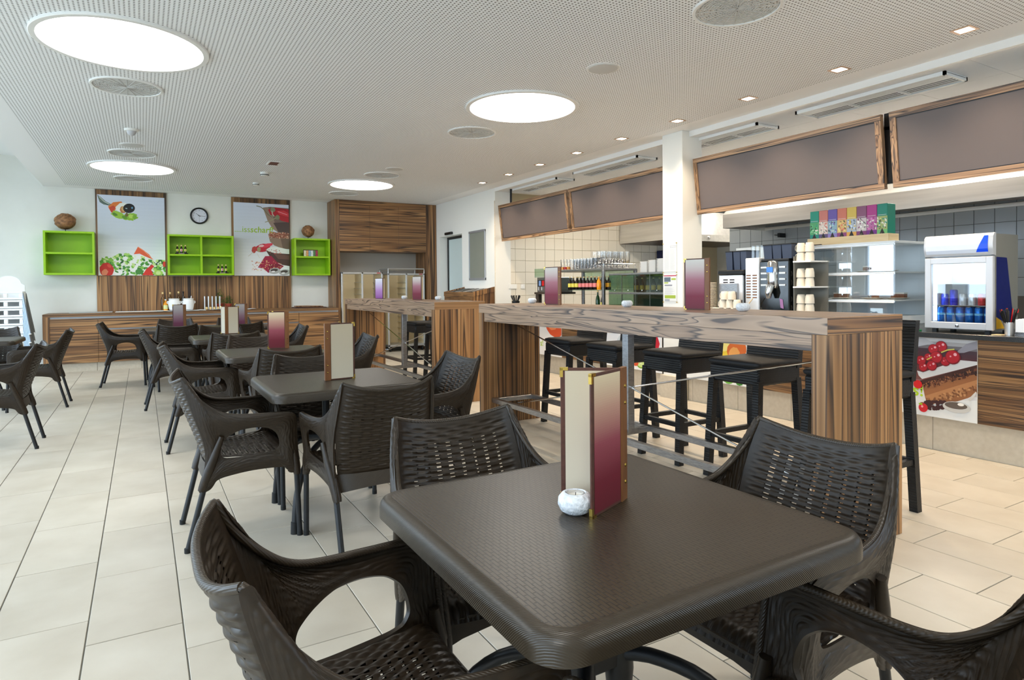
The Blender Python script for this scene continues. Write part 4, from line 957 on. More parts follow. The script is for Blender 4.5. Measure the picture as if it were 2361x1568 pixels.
def jar(x,y,lb,spoon):
    t = thing('ceramic_jar', lb, 'jar', (x,y,.915), 0, 'white ceramic jars on the buffet')
    part('body', MB().lathe([(.0001,0),(.066,.0),(.078,.02),(.092,.10),(.092,.14),(.080,.165),(.077,.175),(.084,.182),(.084,.192),(.072,.195),(.07,.18),(.0001,.17)],32), MAT['hcwhite'], t, 60, False)
    for s in (-1,1): part('handle', MB().tube([(s*.088,0,.15),(s*.104,0,.14),(s*.104,0,.12),(s*.09,0,.11)],.008,8), MAT['hcwhite'], t, 60, False)
    if spoon: part('spoon', MB().tube([(.02,0,.05),(.05,0,.235)],.006,8), MAT['chrome'], t, 60, False)
jar(.47,12.25,'white ceramic jar behind the wine-red menu on the buffet counter',False); jar(.685,12.25,'white ceramic jar with a spoon on the buffet counter',True)
def oil(x,y,h,m,capm,lb,lab=None):
    t = thing('oil_bottle', lb, 'bottle', (x,y,.90), 0, 'oil and vinegar bottles')
    part('body', MB().lathe([(.0001,0),(.032,.0),(.034,.01),(.034,h*.58),(.026,h*.68),(.012,h*.76),(.011,h*.92),(.0001,h*.92)],20), m, t, 60, False); part('cap', MB().lathe([(.013,h*.90),(.014,h*.91),(.014,h),(.0001,h)],14), capm, t, 40, False)
    if lab: part('label', MB().lathe([(.0345,h*.16),(.0345,h*.5)],20), lab, t, 40, False)
oil(.305,12.4,.32,MAT['amber'],MAT['cheese'],'clear golden oil bottle left of the white jars'); oil(.345,12.3,.20,MAT['juice'],MAT['hcwhite'],'short labelled oil bottle left of the white jars',plain('oil_label',(220,220,150),.5)); oil(.42,12.48,.32,MAT['amber'],MAT['cheese'],'oil bottle standing behind the covered white jar'); oil(.55,12.48,.33,MAT['amber'],MAT['cheese'],'oil bottle between the two white jars'); oil(.62,12.45,.33,MAT['brownglass'],MAT['black'],'dark vinegar bottle beside the jar with the spoon')
t = thing('bread_rack', 'clear acrylic rack of rods holding pale bread slices', 'rack', (1.06,12.25,.91))
part('base', MB().rbox(.93,1.19,12.18,12.33,.905,.912,.001), MAT['pane'], t, 0)
for i,x in enumerate((.94,1.0,1.06,1.12,1.18)):
    for y in (12.2,12.31): part('rod', MB().tube([(x,y,.912),(x,y,1.14)],.005,6), MAT['alu'], t)
for i in range(4): part('bread_slice', MB().rbox(.95+.06*i,.985+.06*i,12.21,12.29,.912,.955,.006), MAT['cheese'], t, 30)
def herb(x,y,lb,hh):
    t = thing('herb_pot', lb, 'plant', (x,y,.905), 0, 'potted herbs on the buffet')
    part('pot', MB().lathe([(.0001,0),(.042,0),(.055,.085),(.058,.088),(.058,.1),(.05,.1),(.048,.09),(.0001,.085)],20), MAT['soil'], t, 50, False)
    mb = MB(); rnd = random.Random(int(x*100))
    for i in range(240):
        a, r = rnd.uniform(0,6.28), rnd.uniform(0,.085); h = rnd.uniform(.10,.10+hh*(1-r*5)); px, py = r*math.cos(a), r*math.sin(a); b = rnd.uniform(0,6.28); l = rnd.uniform(.012,.026)
        mb.add([(px,py,h),(px+l*math.cos(b)+l*.3*math.sin(b),py+l*math.sin(b)-l*.3*math.cos(b),h+.012),(px+2*l*math.cos(b),py+2*l*math.sin(b),h+.004),(px+l*math.cos(b)-l*.3*math.sin(b),py+l*math.sin(b)+l*.3*math.cos(b),h+.012)],[(0,1,2,3)])
    part('foliage', mb, MAT['leaf'], t, 0, False, kind='stuff')
herb(1.20,12.42,'taller green herb in a terracotta pot on the buffet counter',.26); herb(1.33,12.38,'bushy green herb in a terracotta pot on the buffet counter',.14)
t = thing('breadstick_tray', 'low tray of dark twigs at the right end of the buffet counter', 'tray', (2.72,12.2,.90))
part('tray', MB().rbox(2.43,3.0,12.1,12.45,.90,.915,.003), MAT['leather'], t, 0)
for i in range(16):
    y = 12.12+.02*i; part('twig', MB().tube([(2.45+random.uniform(0,.06),y,.925+random.uniform(0,.012)),(2.7,y+random.uniform(-.02,.02),.932),(2.96-random.uniform(0,.06),y+random.uniform(-.01,.02),.925)],.009,6), MAT['ball'], t)

# ================================================================== TALL CABINET AND TRAY TROLLEYS
tc_ = thing('tall_cabinet', 'tall built-in zebrano cabinet with overhead doors and an open niche', 'cabinet', (4.18,12.3,0))
part('side_panel', MB().rbox(3.156,3.237,12.02,12.598,0,2.935,.001), MAT['zv'], tc_, 0); part('side_panel', MB().rbox(4.985,5.212,12.02,12.598,0,2.935,.001), MAT['zv'], tc_, 0)
part('top_rail', MB().rbox(3.238,4.984,12.022,12.05,2.85,2.935,.001), MAT['zx'], tc_, 0)
for a,b in ((3.239,3.818),(3.821,4.405),(4.408,4.983)): part('door', MB().rbox(a,b,12.02,12.045,1.968,2.847,.001), MAT['zx'], tc_, 0)
part('overhead_box', MB().box(3.238,4.984,12.05,12.598,1.968,2.9), MAT['zdark'], tc_, 0); part('niche_back', MB().box(3.238,4.984,12.585,12.598,0,1.967), plain('niche_grey',(176,172,164),.7), tc_, 0)
def trolley(x0,x1,y0,y1,zt,rail,lb):
    t = thing('tray_trolley', lb, 'trolley', ((x0+x1)/2,(y0+y1)/2,0), 0, 'tray return trolleys')
    b = .03
    for x in (x0,x1-b,(x0+x1)/2-b/2):
        for y in ((y0,y1-b) if x != (x0+x1)/2-b/2 else (y0,)): part('upright', MB().rbox(x,x+b,y,y+b,.08,zt,.003), MAT['alu'], t, 0)
    part('top_frame', MB().rbox(x0,x1,y0,y0+b,zt-b,zt,.003).rbox(x0,x1,y1-b,y1,zt-b,zt,.003).rbox(x0,x0+b,y0,y1,zt-b,zt,.003).rbox(x1-b,x1,y0,y1,zt-b,zt,.003), MAT['alu'], t, 0)
    part('bottom_frame', MB().rbox(x0,x1,y0,y1,.10,.14,.003), MAT['alu'], t, 0); part('lining', MB().box(x0+b,x1-b,y1-b-.01,y1-b,.14,zt-b).box((x0+x1)/2-.002,(x0+x1)/2+.012,y0+b,y1-b,.14,zt-b).box(x0+.004,x0+.01,y0+b,y1-b,.14,zt-b).box(x1-.01,x1-.004,y0+b,y1-b,.14,zt-b), MAT['tan'], t, 0)
    part('badge', MB().box(x1-.12,x1-.05,y0-.002,y0,zt-.022,zt-.008), MAT['red'], t, 0)
    z = .22
    while z < zt-.1:
        for a,c in ((x0+b,(x0+x1)/2-.004),((x0+x1)/2+.014,x1-b)):
            for e in (a,c-.02): part('tray_runner', MB().box(e,e+.02,y0+.02,y1-.05,z,z+.006), MAT['alu'], t, 0)
        z += .115
    for x in (x0+.05,x1-.05):
        for y in (y0+.05,y1-.05): part('castor', MB().lathe([(.0001,-.012),(.04,-.012),(.04,.012),(.0001,.012)],14,(x,y,.04),ax='x'), MAT['rubber'], t, 40)
    if rail: part('top_rail', MB().tube([(x0+.01,y0+.015,zt),(x0+.01,y0+.015,zt+.09),(x1-.01,y0+.015,zt+.09),(x1-.01,y0+.015,zt)],.012,8).tube([(x0+.01,y1-.015,zt),(x0+.01,y1-.015,zt+.09),(x1-.01,y1-.015,zt+.09),(x1-.01,y1-.015,zt)],.012,8).tube([(x0+.01,y0+.015,zt+.085),(x0+.01,y1-.015,zt+.085)],.012,8), MAT['alu'], t)
trolley(3.25,4.06,11.98,12.52,1.565,False,'aluminium tray trolley at left in the cabinet niche'); trolley(4.16,4.93,11.98,12.52,1.545,True,'aluminium tray trolley with a top rail at right in the cabinet niche')

# ================================================================== RIGHT WALL
t = thing('door_sensor', 'small black motion sensor above the sliding door', 'sensor', (5.2,11.38,2.29)); part('body', MB().rbox(5.17,5.214,11.225,11.53,2.288,2.336,.006), MAT['black'], t, 30); part('lens', MB().lathe([(.0001,-.003),(.012,0)],12,(5.17,11.31,2.312),ax='x'), MAT['darkglass'], t, 0)
t = thing('notice_board', 'tall narrow grey board in a silver frame beside the sliding door', 'board', (5.2,10.19,1.385))
part('panel', MB().box(5.202,5.214,9.89,10.48,1.41,2.25), MAT['boardgrey'], t, 0); part('frame', MB().rbox(5.19,5.214,9.868,9.895,1.385,2.27,.003).rbox(5.19,5.214,10.475,10.50,1.385,2.27,.003).rbox(5.188,5.214,9.868,10.50,1.385,1.425,.003).rbox(5.188,5.214,9.868,10.50,2.235,2.275,.003), MAT['silver'], t, 0)
lc = thing('cutlery_station', 'zebrano cutlery cabinet with a slanted top beside the door', 'cabinet', (5.0,10.15,0))
part('body', MB().prism([(4.81,0),(5.213,0),(5.213,1.235),(4.81,1.15)][::-1],9.56,10.745,'y') if False else MB().add([(4.81,9.56,0),(5.213,9.56,0),(5.213,9.56,1.235),(4.81,9.56,1.15),(4.81,10.745,0),(5.213,10.745,0),(5.213,10.745,1.235),(4.81,10.745,1.15)],[(0,1,2,3),(7,6,5,4),(0,3,7,4),(3,2,6,7),(1,5,6,2),(0,4,5,1)]), MAT['zv'], lc, 0)
for a,b in ((9.55,9.575),(10.73,10.755)): part('side_rim', MB().add([(4.80,a,1.10),(5.213,a,1.18),(5.213,a,1.265),(4.80,a,1.178),(4.80,b,1.10),(5.213,b,1.18),(5.213,b,1.265),(4.80,b,1.178)],[(0,1,2,3),(7,6,5,4),(0,3,7,4),(3,2,6,7),(1,5,6,2),(0,4,5,1)]), MAT['zv'], lc, 0)
part('front_fascia', MB().rbox(4.80,4.812,9.575,10.73,1.02,1.178,.001), MAT['zfine'], lc, 0)
for i in range(6):
    y = 9.62+.185*i; part('bin', MB().add([(4.84,y,1.160),(5.19,y,1.234),(5.19,y+.16,1.234),(4.84,y+.16,1.160)],[(0,1,2,3)]), MAT['white'], lc, 0)
    for k in range(7): part('cutlery', MB().tube([(4.87+random.uniform(0,.02),y+.02+.02*k,1.172),(5.15,y+.02+.02*k+random.uniform(-.01,.01),1.232)],.006,5), MAT['chrome'] if k % 2 else MAT['black'], lc)

# ================================================================== STACKED HIGH CHAIRS
hc = thing('high_chair', 'x', 'high chair', (0,0,0), 0, 'stacked white high chairs')
Wm = MAT['hcwhite']
part('front_frame', MB().rbox(-.20,.20,-.02,.02,.60,.628,.006).rbox(-.20,.20,-.02,.02,.51,.538,.006).rbox(-.20,-.155,-.02,.02,.538,.60,.006).rbox(.155,.20,-.02,.02,.538,.60,.006).rbox(-.024,.024,-.02,.02,.538,.60,.006), Wm, hc, 30, False)
part('seat', MB().rbox(-.19,.19,.02,.27,.50,.52,.008), Wm, hc, 30, False)
for s in (-1,1): part('side', MB().rbox(s*.19-.012,s*.19+.012,.0,.27,.50,.628,.006), Wm, hc, 30, False)
arch = [(-.19,.50),(.19,.50),(.19,.72)]+[(.145*math.cos(math.radians(a)),.75+.11*math.sin(math.radians(a))) for a in range(0,181,15)]+[(-.19,.72)]
part('backrest', MB().add([(x,.26,z) for x,z in arch]+[(x,.285,z) for x,z in arch],[tuple(range(len(arch)))[::-1],tuple(range(len(arch),2*len(arch)))]+[(i,(i+1)%len(arch),len(arch)+(i+1)%len(arch),len(arch)+i) for i in range(len(arch))]), Wm, hc, 40, False)
for sx_ in (-1,1):
    for y,m_,dy in ((.0,MAT['hcleg'],-.07),(.26,MAT['hcgrey'],.07)):
        lg = part('leg', MB().tube([(sx_*.195,y,.60),(sx_*.285,y+dy,.0)],.014,10), m_, hc, 60, False); sub(lg, MB().tube([(sx_*.283,y+dy*.98,.012),(sx_*.285,y+dy,0)],.017,10), 'foot_cap', Wm)
for i,lb in enumerate(('lowest white plastic high chair of the stack at the left edge','second white plastic high chair from the bottom of the stack','third white plastic high chair from the bottom of the stack','fourth white plastic high chair from the bottom of the stack','fifth white plastic high chair from the bottom of the stack','topmost white plastic high chair with a rounded back, on the stack')):
    place(hc, USED, (-1.70,11.62-.004*i,.125*i), 0, lb)
# ================================================================== SERVING COUNTER
def serving(y0, y1, segs, lb):
    t = thing('serving_counter', lb, 'counter', (5.6,(y0+y1)/2,0), 0, 'serving counters with granite top')
    part('worktop', MB().rbox(5.05,6.35,y0,y1,.85,.888,.003), MAT['granite'], t, 0)
    part('carcass', MB().box(5.12,6.3,y0+.01,y1-.01,.252,.85).box(5.152,6.3,y0+.01,y1-.01,0,.252), MAT['blackmetal'], t, 0)
    for a,b in segs: part('front_panel', MB().rbox(5.10,5.12,a+.001,b-.001,.255,.85,.001), MAT['zy'] , t, 0)
    y = y0+.55 if y0 < 0 else y0
    y = 2.548-.606*math.ceil((2.548-y0)/.606)
    while y < y1:
        a, b = max(y,y0), min(y+.606,y1)
        if b-a > .02: part('plinth_tile', MB().rbox(5.142,5.152,a+.0015,b-.0015,0,.25,.001), MAT['plinth'], t, 0)
        y += .606
    return t
serving(-2.0,5.03,[(-2,-.6),(-.6,.85),(.85,2.232),(3.2,4.10)],'near serving counter with a black granite top under the drinks cooler')
serving(5.38,9.5,[(6.42,7.39),(8.40,9.5)],'far serving counter beyond the white column')
def poster(y0, y1, lb):
    t = thing('poster', lb, 'poster', (5.09,(y0+y1)/2,.256), 0, 'food posters on the counter front')
    part('sheet', MB().box(5.092,5.10,y0,y1,.256,.846), MAT['paper'], t, 0)
    return t
def pxart(y0,y1): return Art((0,100,0,60),(5.092,y1,.256),(0,-(y1-y0),0),(0,0,.59),(-1,0,0))
# cake poster: crop coordinates with the slope of the counter removed
pk = poster(2.232,3.2,'poster of a chocolate cake slice with redcurrants on the near counter front')
def cv(x,y):
    b = 1060-(718-x)*.148; tp = 265-(718-x)*.044; return (100-(718-x)*.0733, 60*(y-tp)/(b-tp))
A = pxart(2.232,3.2); A.bg([(0,(226,226,226)),(.3,(214,214,216)),(.45,(120,70,66)),(.7,(84,40,48)),(.88,(58,42,54)),(1,(196,200,206))])
def cp(pts,c): A.poly([cv(x,y) for x,y in pts],c)
def cb(x,y,r,c,q=1.0): a,b = cv(x,y); A.blob(a,b,r*.0733,r*.075*q,c,0,0,20)
cp([(60,240),(230,250),(320,300),(160,330),(60,300)],(176,180,190)); cp([(520,390),(620,300),(718,270),(718,345),(600,385)],(140,140,152))
A.poly([(0,8),(54,8),(54,60),(0,60)],(238,239,238)); A.blob(28,34,14,12,(220,84,40),0,.08); A.blob(20,44,9,7,(120,170,50),0,.2)
cp([(48,760),(230,860),(400,850),(718,840),(718,1060),(48,960)],(224,226,226))
cp([(150,560),(210,575),(560,455),(718,468),(718,498),(200,640),(165,605)],(212,214,218))
cp([(180,655),(718,500),(718,600),(240,780)],(64,32,26)); cp([(205,690),(718,585),(718,770),(640,815),(540,850),(250,880),(225,790)],(150,96,58)); cp([(230,800),(540,700),(718,640),(718,700),(560,790),(260,850)],(176,122,78))
rn = random.Random(4)
for i in range(260):
    x = rn.uniform(190,716); k = rn.random(); y = 690-(x-190)*.30+(k*95 if k < .6 else 40+k*190-(0)); a,b = cv(x,min(y,870)); A.blob(a,b,rn.uniform(.5,1.2),rn.uniform(.4,.9),rn.choice([(44,20,16),(84,44,30),(150,100,66),(110,62,40)] if k < .6 else [(120,74,44),(190,138,92),(150,98,60)]),rn.uniform(0,90),.2,6)
for i in range(60): a,b = cv(rn.uniform(230,430),rn.uniform(850,930)); A.blob(a,b,1.5,1.1,(58,22,24),0,.2,6)
for x,y,r in ((390,330,58),(315,355,52),(265,432,40),(192,465,52),(430,470,48),(500,428,72),(345,432,62),(215,527,46),(300,512,52)):
    cb(x,y,r,(120,8,24)); cb(x-3,y-3,r*.86,(176,18,38)); cb(x+r*.3,y-r*.35,r*.22,(232,170,180)); cb(x-r*.3,y-r*.1,r*.12,(226,150,160))
A.line([cv(390,385),cv(450,360),cv(515,352)],.9,(200,190,90)); A.line([cv(250,455),cv(300,430)],.8,(200,190,80))
cb(535,905,130,(196,194,190),.42); cb(530,890,105,(96,84,76),.32); cb(575,880,30,(240,236,230),.5); A.line([cv(650,840),cv(690,790),cv(718,760)],1.6,(206,204,200))
cb(215,912,46,(196,12,30)); cb(205,900,12,(240,150,160)); cb(190,876,20,(150,180,20),.5); cb(160,690,44,(206,16,24))
A.out(pk); GL = plain('poster_green',(172,206,28),.5)
def ptext(parent,txt,size,y,z,bold=.002): lettering(txt,size,facing_x(5.0912,y,z),GL,parent,bold=bold)
ptext(pk,'s!',.125,2.668,.40)
# three further posters
pl = poster(4.10,5.03,'poster of lemon and prawns with green leaves right of the white column'); A = pxart(4.10,5.03); A.bg([(0,(238,240,238)),(.5,(236,238,238)),(1,(226,230,236))])
A.blob(58,20,17,14,(236,206,60),0,.05); A.blob(56,18,11,9,(246,232,140)); A.blob(74,26,12,14,(222,110,40),20,.12); A.blob(71,30,7,9,(240,170,90),20,.1); A.blob(70,8,14,7,(84,160,50),-20,.2); A.blob(40,36,14,10,(206,60,44),10,.1); A.blob(25,24,12,9,(120,180,60),0,.2)
for i in range(26): A.blob(rn.uniform(52,98),rn.uniform(46,58),rn.uniform(3,6),rn.uniform(1.5,3),rn.choice([(60,140,40),(110,180,60),(150,200,90),(30,90,36),(240,242,240)]),rn.uniform(-50,50),.2,8)
A.out(pl)
pb = poster(5.39,6.42,'white poster with red chilli and a lime slice left of the white column'); A = pxart(5.39,6.42); A.bg([(0,(240,240,240)),(1,(222,226,234))])
A.poly([(82,0),(86,0),(97,26),(92,40),(86,20)],(196,16,44)); A.blob(40,30,16,13,(206,214,220),0,.05); A.blob(66,52,8,6,(120,170,40)); A.blob(66,51.5,6.4,4.8,(206,226,140)); A.line([(62,48),(70,55)],.5,(236,244,210)); A.line([(70,48),(62,55)],.5,(236,244,210)); A.blob(57,51,5,5,(214,84,40)); A.blob(30,50,12,6,(206,90,50),0,.2); A.out(pb)
pa = poster(7.39,8.40,'white poster with an orange ball and green writing at the far counter front'); A = pxart(7.39,8.40); A.bg([(0,(240,240,240)),(1,(232,234,238))])
A.blob(86,6,28,26,(226,84,36),0,.02,30); A.blob(78,10,14,12,(238,140,90),0,.05); A.line([(52,2),(58,12),(62,14)],2.4,(200,24,48)); A.blob(20,30,16,14,(130,176,60),0,.2); A.out(pa)
ptext(pa,'s!',.125,7.94,.385)

# ================================================================== MENU BOARDS
def menu_board(y0,y1,lb):
    t = thing('menu_board', lb, 'menu board', (5.26,(y0+y1)/2,2.03), 0, 'blank menu boards over the counter')
    def P(u,v,d): return (5.232+.068*(1-v)+d, y0+(y1-y0)*u, 2.03+.605*v+d*.11)
    def slab(u0,u1,v0,v1,d0,d1): 
        c = [P(u,v,d) for d in (d0,d1) for u,v in ((u0,v0),(u1,v0),(u1,v1),(u0,v1))]
        return MB().add(c,[(0,1,2,3),(7,6,5,4),(0,4,5,1),(1,5,6,2),(2,6,7,3),(3,7,4,0)])
    fu, fv = .05/(y1-y0), .05/.605
    part('panel', slab(fu,1-fu,fv,1-fv,.010,.03), MAT['board'], t, 0)
    zr = MAT['zframe']
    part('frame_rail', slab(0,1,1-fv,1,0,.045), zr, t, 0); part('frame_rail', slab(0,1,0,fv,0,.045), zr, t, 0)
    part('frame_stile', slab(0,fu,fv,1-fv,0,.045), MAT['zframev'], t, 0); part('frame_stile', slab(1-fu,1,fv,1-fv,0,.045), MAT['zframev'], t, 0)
    part('inner_edge', slab(fu,1-fu,fv,fv+.012,.006,.012), MAT['black'], t, 0); part('inner_edge', slab(fu,1-fu,1-fv-.012,1-fv,.006,.012), MAT['black'], t, 0)
    if y1 > 9: part('back_post', MB().tube([(5.335,9.19,2.15),(5.335,9.19,ZK)],.018,12), MAT['blackmetal'], t)
    part('back_post', MB().rbox(5.34,5.38,y0-.03,y0+.03,2.08,2.60 if y0 > 5 else 2.66,.002), MAT['blackmetal'], t, 0)
    part('back_bar', MB().rbox(5.34,5.37,y0-.03,y1+.03,2.52,2.55,.002), MAT['blackmetal'], t, 0); part('back_bar', MB().rbox(5.36,5.39,y0-.03,y1+.03,2.12,2.15,.002), MAT['blackmetal'], t, 0)
MAT['zframe'] = zebrano('zebrano_frame','y',1.1,.4,1.3,.4,.42,.3); MAT['zframev'] = zebrano('zebrano_frame_v','z',1.3,.4,1.2,.3,.42,.25)  # frame colours paled and greyed to carry the window light
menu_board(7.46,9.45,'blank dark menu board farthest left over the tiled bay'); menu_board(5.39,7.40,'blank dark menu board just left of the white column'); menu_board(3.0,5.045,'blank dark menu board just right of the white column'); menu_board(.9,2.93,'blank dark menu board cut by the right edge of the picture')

# ================================================================== HOODS
def prismy(poly,y0,y1): n = len(poly); return MB().add([(x,y0,z) for x,z in poly]+[(x,y1,z) for x,z in poly],[tuple(range(n)),tuple(range(n,2*n))[::-1]]+[(i,n+i,n+(i+1)%n,(i+1)%n) for i in range(n)])
hd = thing('extractor_hood', 'long stainless extractor hood over the grey tiled wall', 'hood', (7.5,3,2.055))
part('canopy', prismy([(7.10,2.055),(7.10,2.245),(7.125,2.275),(7.40,2.50),(7.99,2.50),(7.99,2.30),(7.40,2.30),(7.13,2.10),(7.13,2.055)],-1.0,6.27), MAT['hood'], hd, 0)
part('end_plate', MB().add([(x,6.27,z) for x,z in ((7.10,2.055),(7.99,2.055),(7.99,2.5),(7.4,2.5),(7.10,2.245))]+[(x,6.28,z) for x,z in ((7.10,2.055),(7.99,2.055),(7.99,2.5),(7.4,2.5),(7.10,2.245))],[(0,1,2,3,4),(9,8,7,6,5),(0,5,6,1),(1,6,7,2),(2,7,8,3),(3,8,9,4),(4,9,5,0)]), MAT['hood'], hd, 0)
part('filter', MB().box(7.3,7.9,-.9,6.2,2.12,2.14), MAT['darkhood'], hd, 0); part('wall_gutter', MB().rbox(7.97,7.995,-1,6.27,2.058,2.10,.002), MAT['hood'], hd, 0)
hb = thing('extractor_hood', 'boxy stainless extractor hood behind the white column', 'hood', (9,8.9,2.06))
part('canopy', MB().box(7.912,10.5,8.25,9.5,2.06,2.18).add([(7.912,8.25,2.18),(10.5,8.25,2.18),(10.5,9.5,2.18),(7.912,9.5,2.18),(7.95,8.45,2.62),(10.5,8.45,2.62),(10.5,9.5,2.62),(7.95,9.5,2.62)],[(0,1,5,4),(4,5,6,7),(0,4,7,3)]), MAT['hood'], hb, 0)
part('underside', MB().box(7.94,10.48,8.28,9.48,2.052,2.062), MAT['darkhood'], hb, 0); part('lamp', MB().lathe([(.0001,0),(.02,-.01),(.03,-.05),(.0001,-.06)],14,(8.95,8.24,2.15)), MAT['chrome'], hb)
single('tall_fridge', MB().rbox(8.85,9.6,9.1,9.5,0,1.95,.01), MAT['bluedoor'], 'dark blue tall cabinet deep in the kitchen behind the column', 'cabinet')
single('wall_fitting', MB().rbox(7.86,7.995,5.93,5.97,1.93,1.99,.004).rbox(7.78,7.87,5.94,5.96,1.955,1.965,.002), MAT['black'], 'small black fitting on the kitchen wall under the hood', 'fitting')

# ================================================================== DRINKS COOLER
cl_ = thing('drinks_cooler', 'small glass-door drinks cooler with a lit silver header and blue swoosh', 'cooler', (5.34,2.39,.888))
X0, X1, Y0, Y1 = 5.175, 5.53, 2.165, 2.615
S = MAT['coolgrey']
part('body', MB().box(X0+.02,X1,Y0,Y0+.03,.915,1.60).box(X0+.02,X1,Y1-.03,Y1,.915,1.60).box(X0+.02,X1,Y0+.03,Y1-.03,1.44,1.60).box(X0+.02,X1,Y0+.03,Y1-.03,.915,.945).box(X1-.03,X1,Y0+.03,Y1-.03,.945,1.44), S, cl_, 0)
part('liner', MB().box(X1-.034,X1-.03,Y0+.03,Y1-.03,.945,1.44).box(X0+.03,X1-.03,Y1-.034,Y1-.03,.945,1.44).box(X0+.03,X1-.03,Y0+.03,Y0+.034,.945,1.44), MAT['hcwhite'], cl_, 0)
part('inner_light', MB().box(X0+.04,X0+.05,Y1-.055,Y1-.036,.97,1.42), MAT['frame_led'], cl_, 0); part('inner_light', MB().box(X0+.05,X1-.05,Y0+.05,Y1-.05,1.434,1.438), MAT['frame_led'], cl_, 0)
hdp = [(X0+.02,1.445),(X0-.012,1.452),(X0-.026,1.49),(X0-.028,1.53),(X0-.02,1.585),(X0-.004,1.605),(X0+.02,1.608)]
n = len(hdp); hdr = part('header', MB().add([(x,Y0-.002,z) for x,z in hdp]+[(x,Y1+.002,z) for x,z in hdp],[tuple(range(n)),tuple(range(n,2*n))[::-1]]+[(i,n+i,n+i+1,i+1) for i in range(n-1)]), MAT['coolwhite'], cl_, 30)
def hx(z): return np.interp(z,[q[1] for q in hdp],[q[0] for q in hdp])
def onhead(ya,yb,za,zb,k,m,name,sk=0):
    mb = MB()
    for i in range(k):
        a, b = za+(zb-za)*i/k, za+(zb-za)*(i+1)/k; s0, s1 = sk*(1-i/k)**1.6, sk*(1-(i+1)/k)**1.6
        mb.add([(hx(a)-.0015,ya,a),(hx(a)-.0015,yb+s0,a),(hx(b)-.0015,yb+s1,b),(hx(b)-.0015,ya,b)],[(0,1,2,3)])
    sub(hdr, mb, name, m, 0)
onhead(Y0+.03,Y1-.012,1.468,1.592,10,plain('header_panel',(214,222,236),.25),'sign_panel')
hdp2 = hdp; 
mb = MB()
for i in range(10):
    a, b = 1.472+.116*i/10, 1.472+.116*(i+1)/10; s0, s1 = .075-.05*(i/10), .075-.05*((i+1)/10)
    mb.add([(hx(a)-.003,Y0+.028,a),(hx(a)-.003,Y0+.028+s0,a),(hx(b)-.003,Y0+.028+s1,b),(hx(b)-.003,Y0+.028,b)],[(0,1,2,3)])
sub(hdr, mb, 'blue_swoosh', MAT['brightblue'], 0)
df = part('door_frame', MB().rbox(X0-.02,X0+.015,Y0,Y0+.045,.915,1.44,.004).rbox(X0-.02,X0+.015,Y1-.045,Y1,.915,1.44,.004).rbox(X0-.02,X0+.015,Y0+.04,Y1-.04,.915,.965,.004).rbox(X0-.02,X0+.015,Y0+.04,Y1-.04,1.395,1.44,.004), MAT['coolwhite'], cl_, 0)
sub(df, MB().box(X0-.004,X0+.0,Y0+.045,Y1-.045,.965,1.395), 'glass', MAT['pane'], 0); sub(df, MB().lathe([(.0001,-.006),(.012,-.005),(.014,0)],16,(X0-.02,(Y0+Y1)/2+.0,.94),ax='x'), 'lock', MAT['chrome'])
part('side_print', MB().add([(X1-.37+.045,Y0-.001,1.435),(X1-.17,Y0-.001,1.432),(X1-.06,Y0-.001,.95),(X1-.06,Y0-.001,.925),(X1-.37+.045,Y0-.001,1.01)],[(0,1,2,3,4)]), MAT['blue'], cl_, 0)
part('side_print', MB().add([(X1-.37+.045,Y0-.0012,1.01),(X1-.26,Y0-.0012,.985),(X1-.2,Y0-.0012,.925),(X1-.37+.045,Y0-.0012,.925)],[(0,1,2,3)]), MAT['yellow'], cl_, 0)
for z in (1.088,1.25): part('wire_shelf', MB().box(X0+.03,X1-.04,Y0+.035,Y1-.035,z-.004,z), MAT['chrome'], cl_, 0)
for x in (X0+.03,X1-.06):
    for y in (Y0+.04,Y1-.06): part('foot', MB().box(x,x+.03,y,y+.03,.888,.915), MAT['black'], cl_, 0)
can = thing('drink_can', 'x', 'can', (0,0,0), 0, 'cans inside the drinks cooler')
part('body', MB().lathe([(.0001,.002),(.020,.0),(.026,.008),(.026,.118),(.021,.128),(.0001,.127)],20), plain('blue_can',(12,110,200),.25,.5), can, 60, False); part('lid', MB().lathe([(.0001,.128),(.020,.128),(.021,.131),(.0195,.131)],18), MAT['chrome'], can, 60, False)
part('band', MB().lathe([(.0264,.07),(.0264,.085)],20), plain('can_band',(120,190,230),.3), can, 60, False)
for i in range(6):
    for j in range(2): place(can, USED, (X0+.075+.06*j, Y0+.065+.062*i, .945), 0, 'blue drink can in the %s row on the bottom of the lit cooler' % ('front','back')[j])
for i,c in enumerate([(206,30,50),(190,24,40),(206,210,214),(196,200,206),(16,40,190),(20,60,200)]):
    t = thing('drink_can', ['red drink can at the right of the upper cooler shelf','red drink can second from the right on the upper cooler shelf','silver drink can right of centre on the upper cooler shelf','silver drink can left of centre on the upper cooler shelf','tall dark blue can on the upper cooler shelf','dark blue can at the left of the upper cooler shelf'][i], 'can', (X0+.12,Y0+.065+.062*i,1.088), 0, 'cans inside the drinks cooler'); h = .085 if i != 4 else .115
    part('body', MB().lathe([(.0001,.0),(.024,.0),(.026,.006),(.026,h-.01),(.021,h),(.0001,h)],18), plain('can%d'%i,c,.25,.5), t, 60, False)
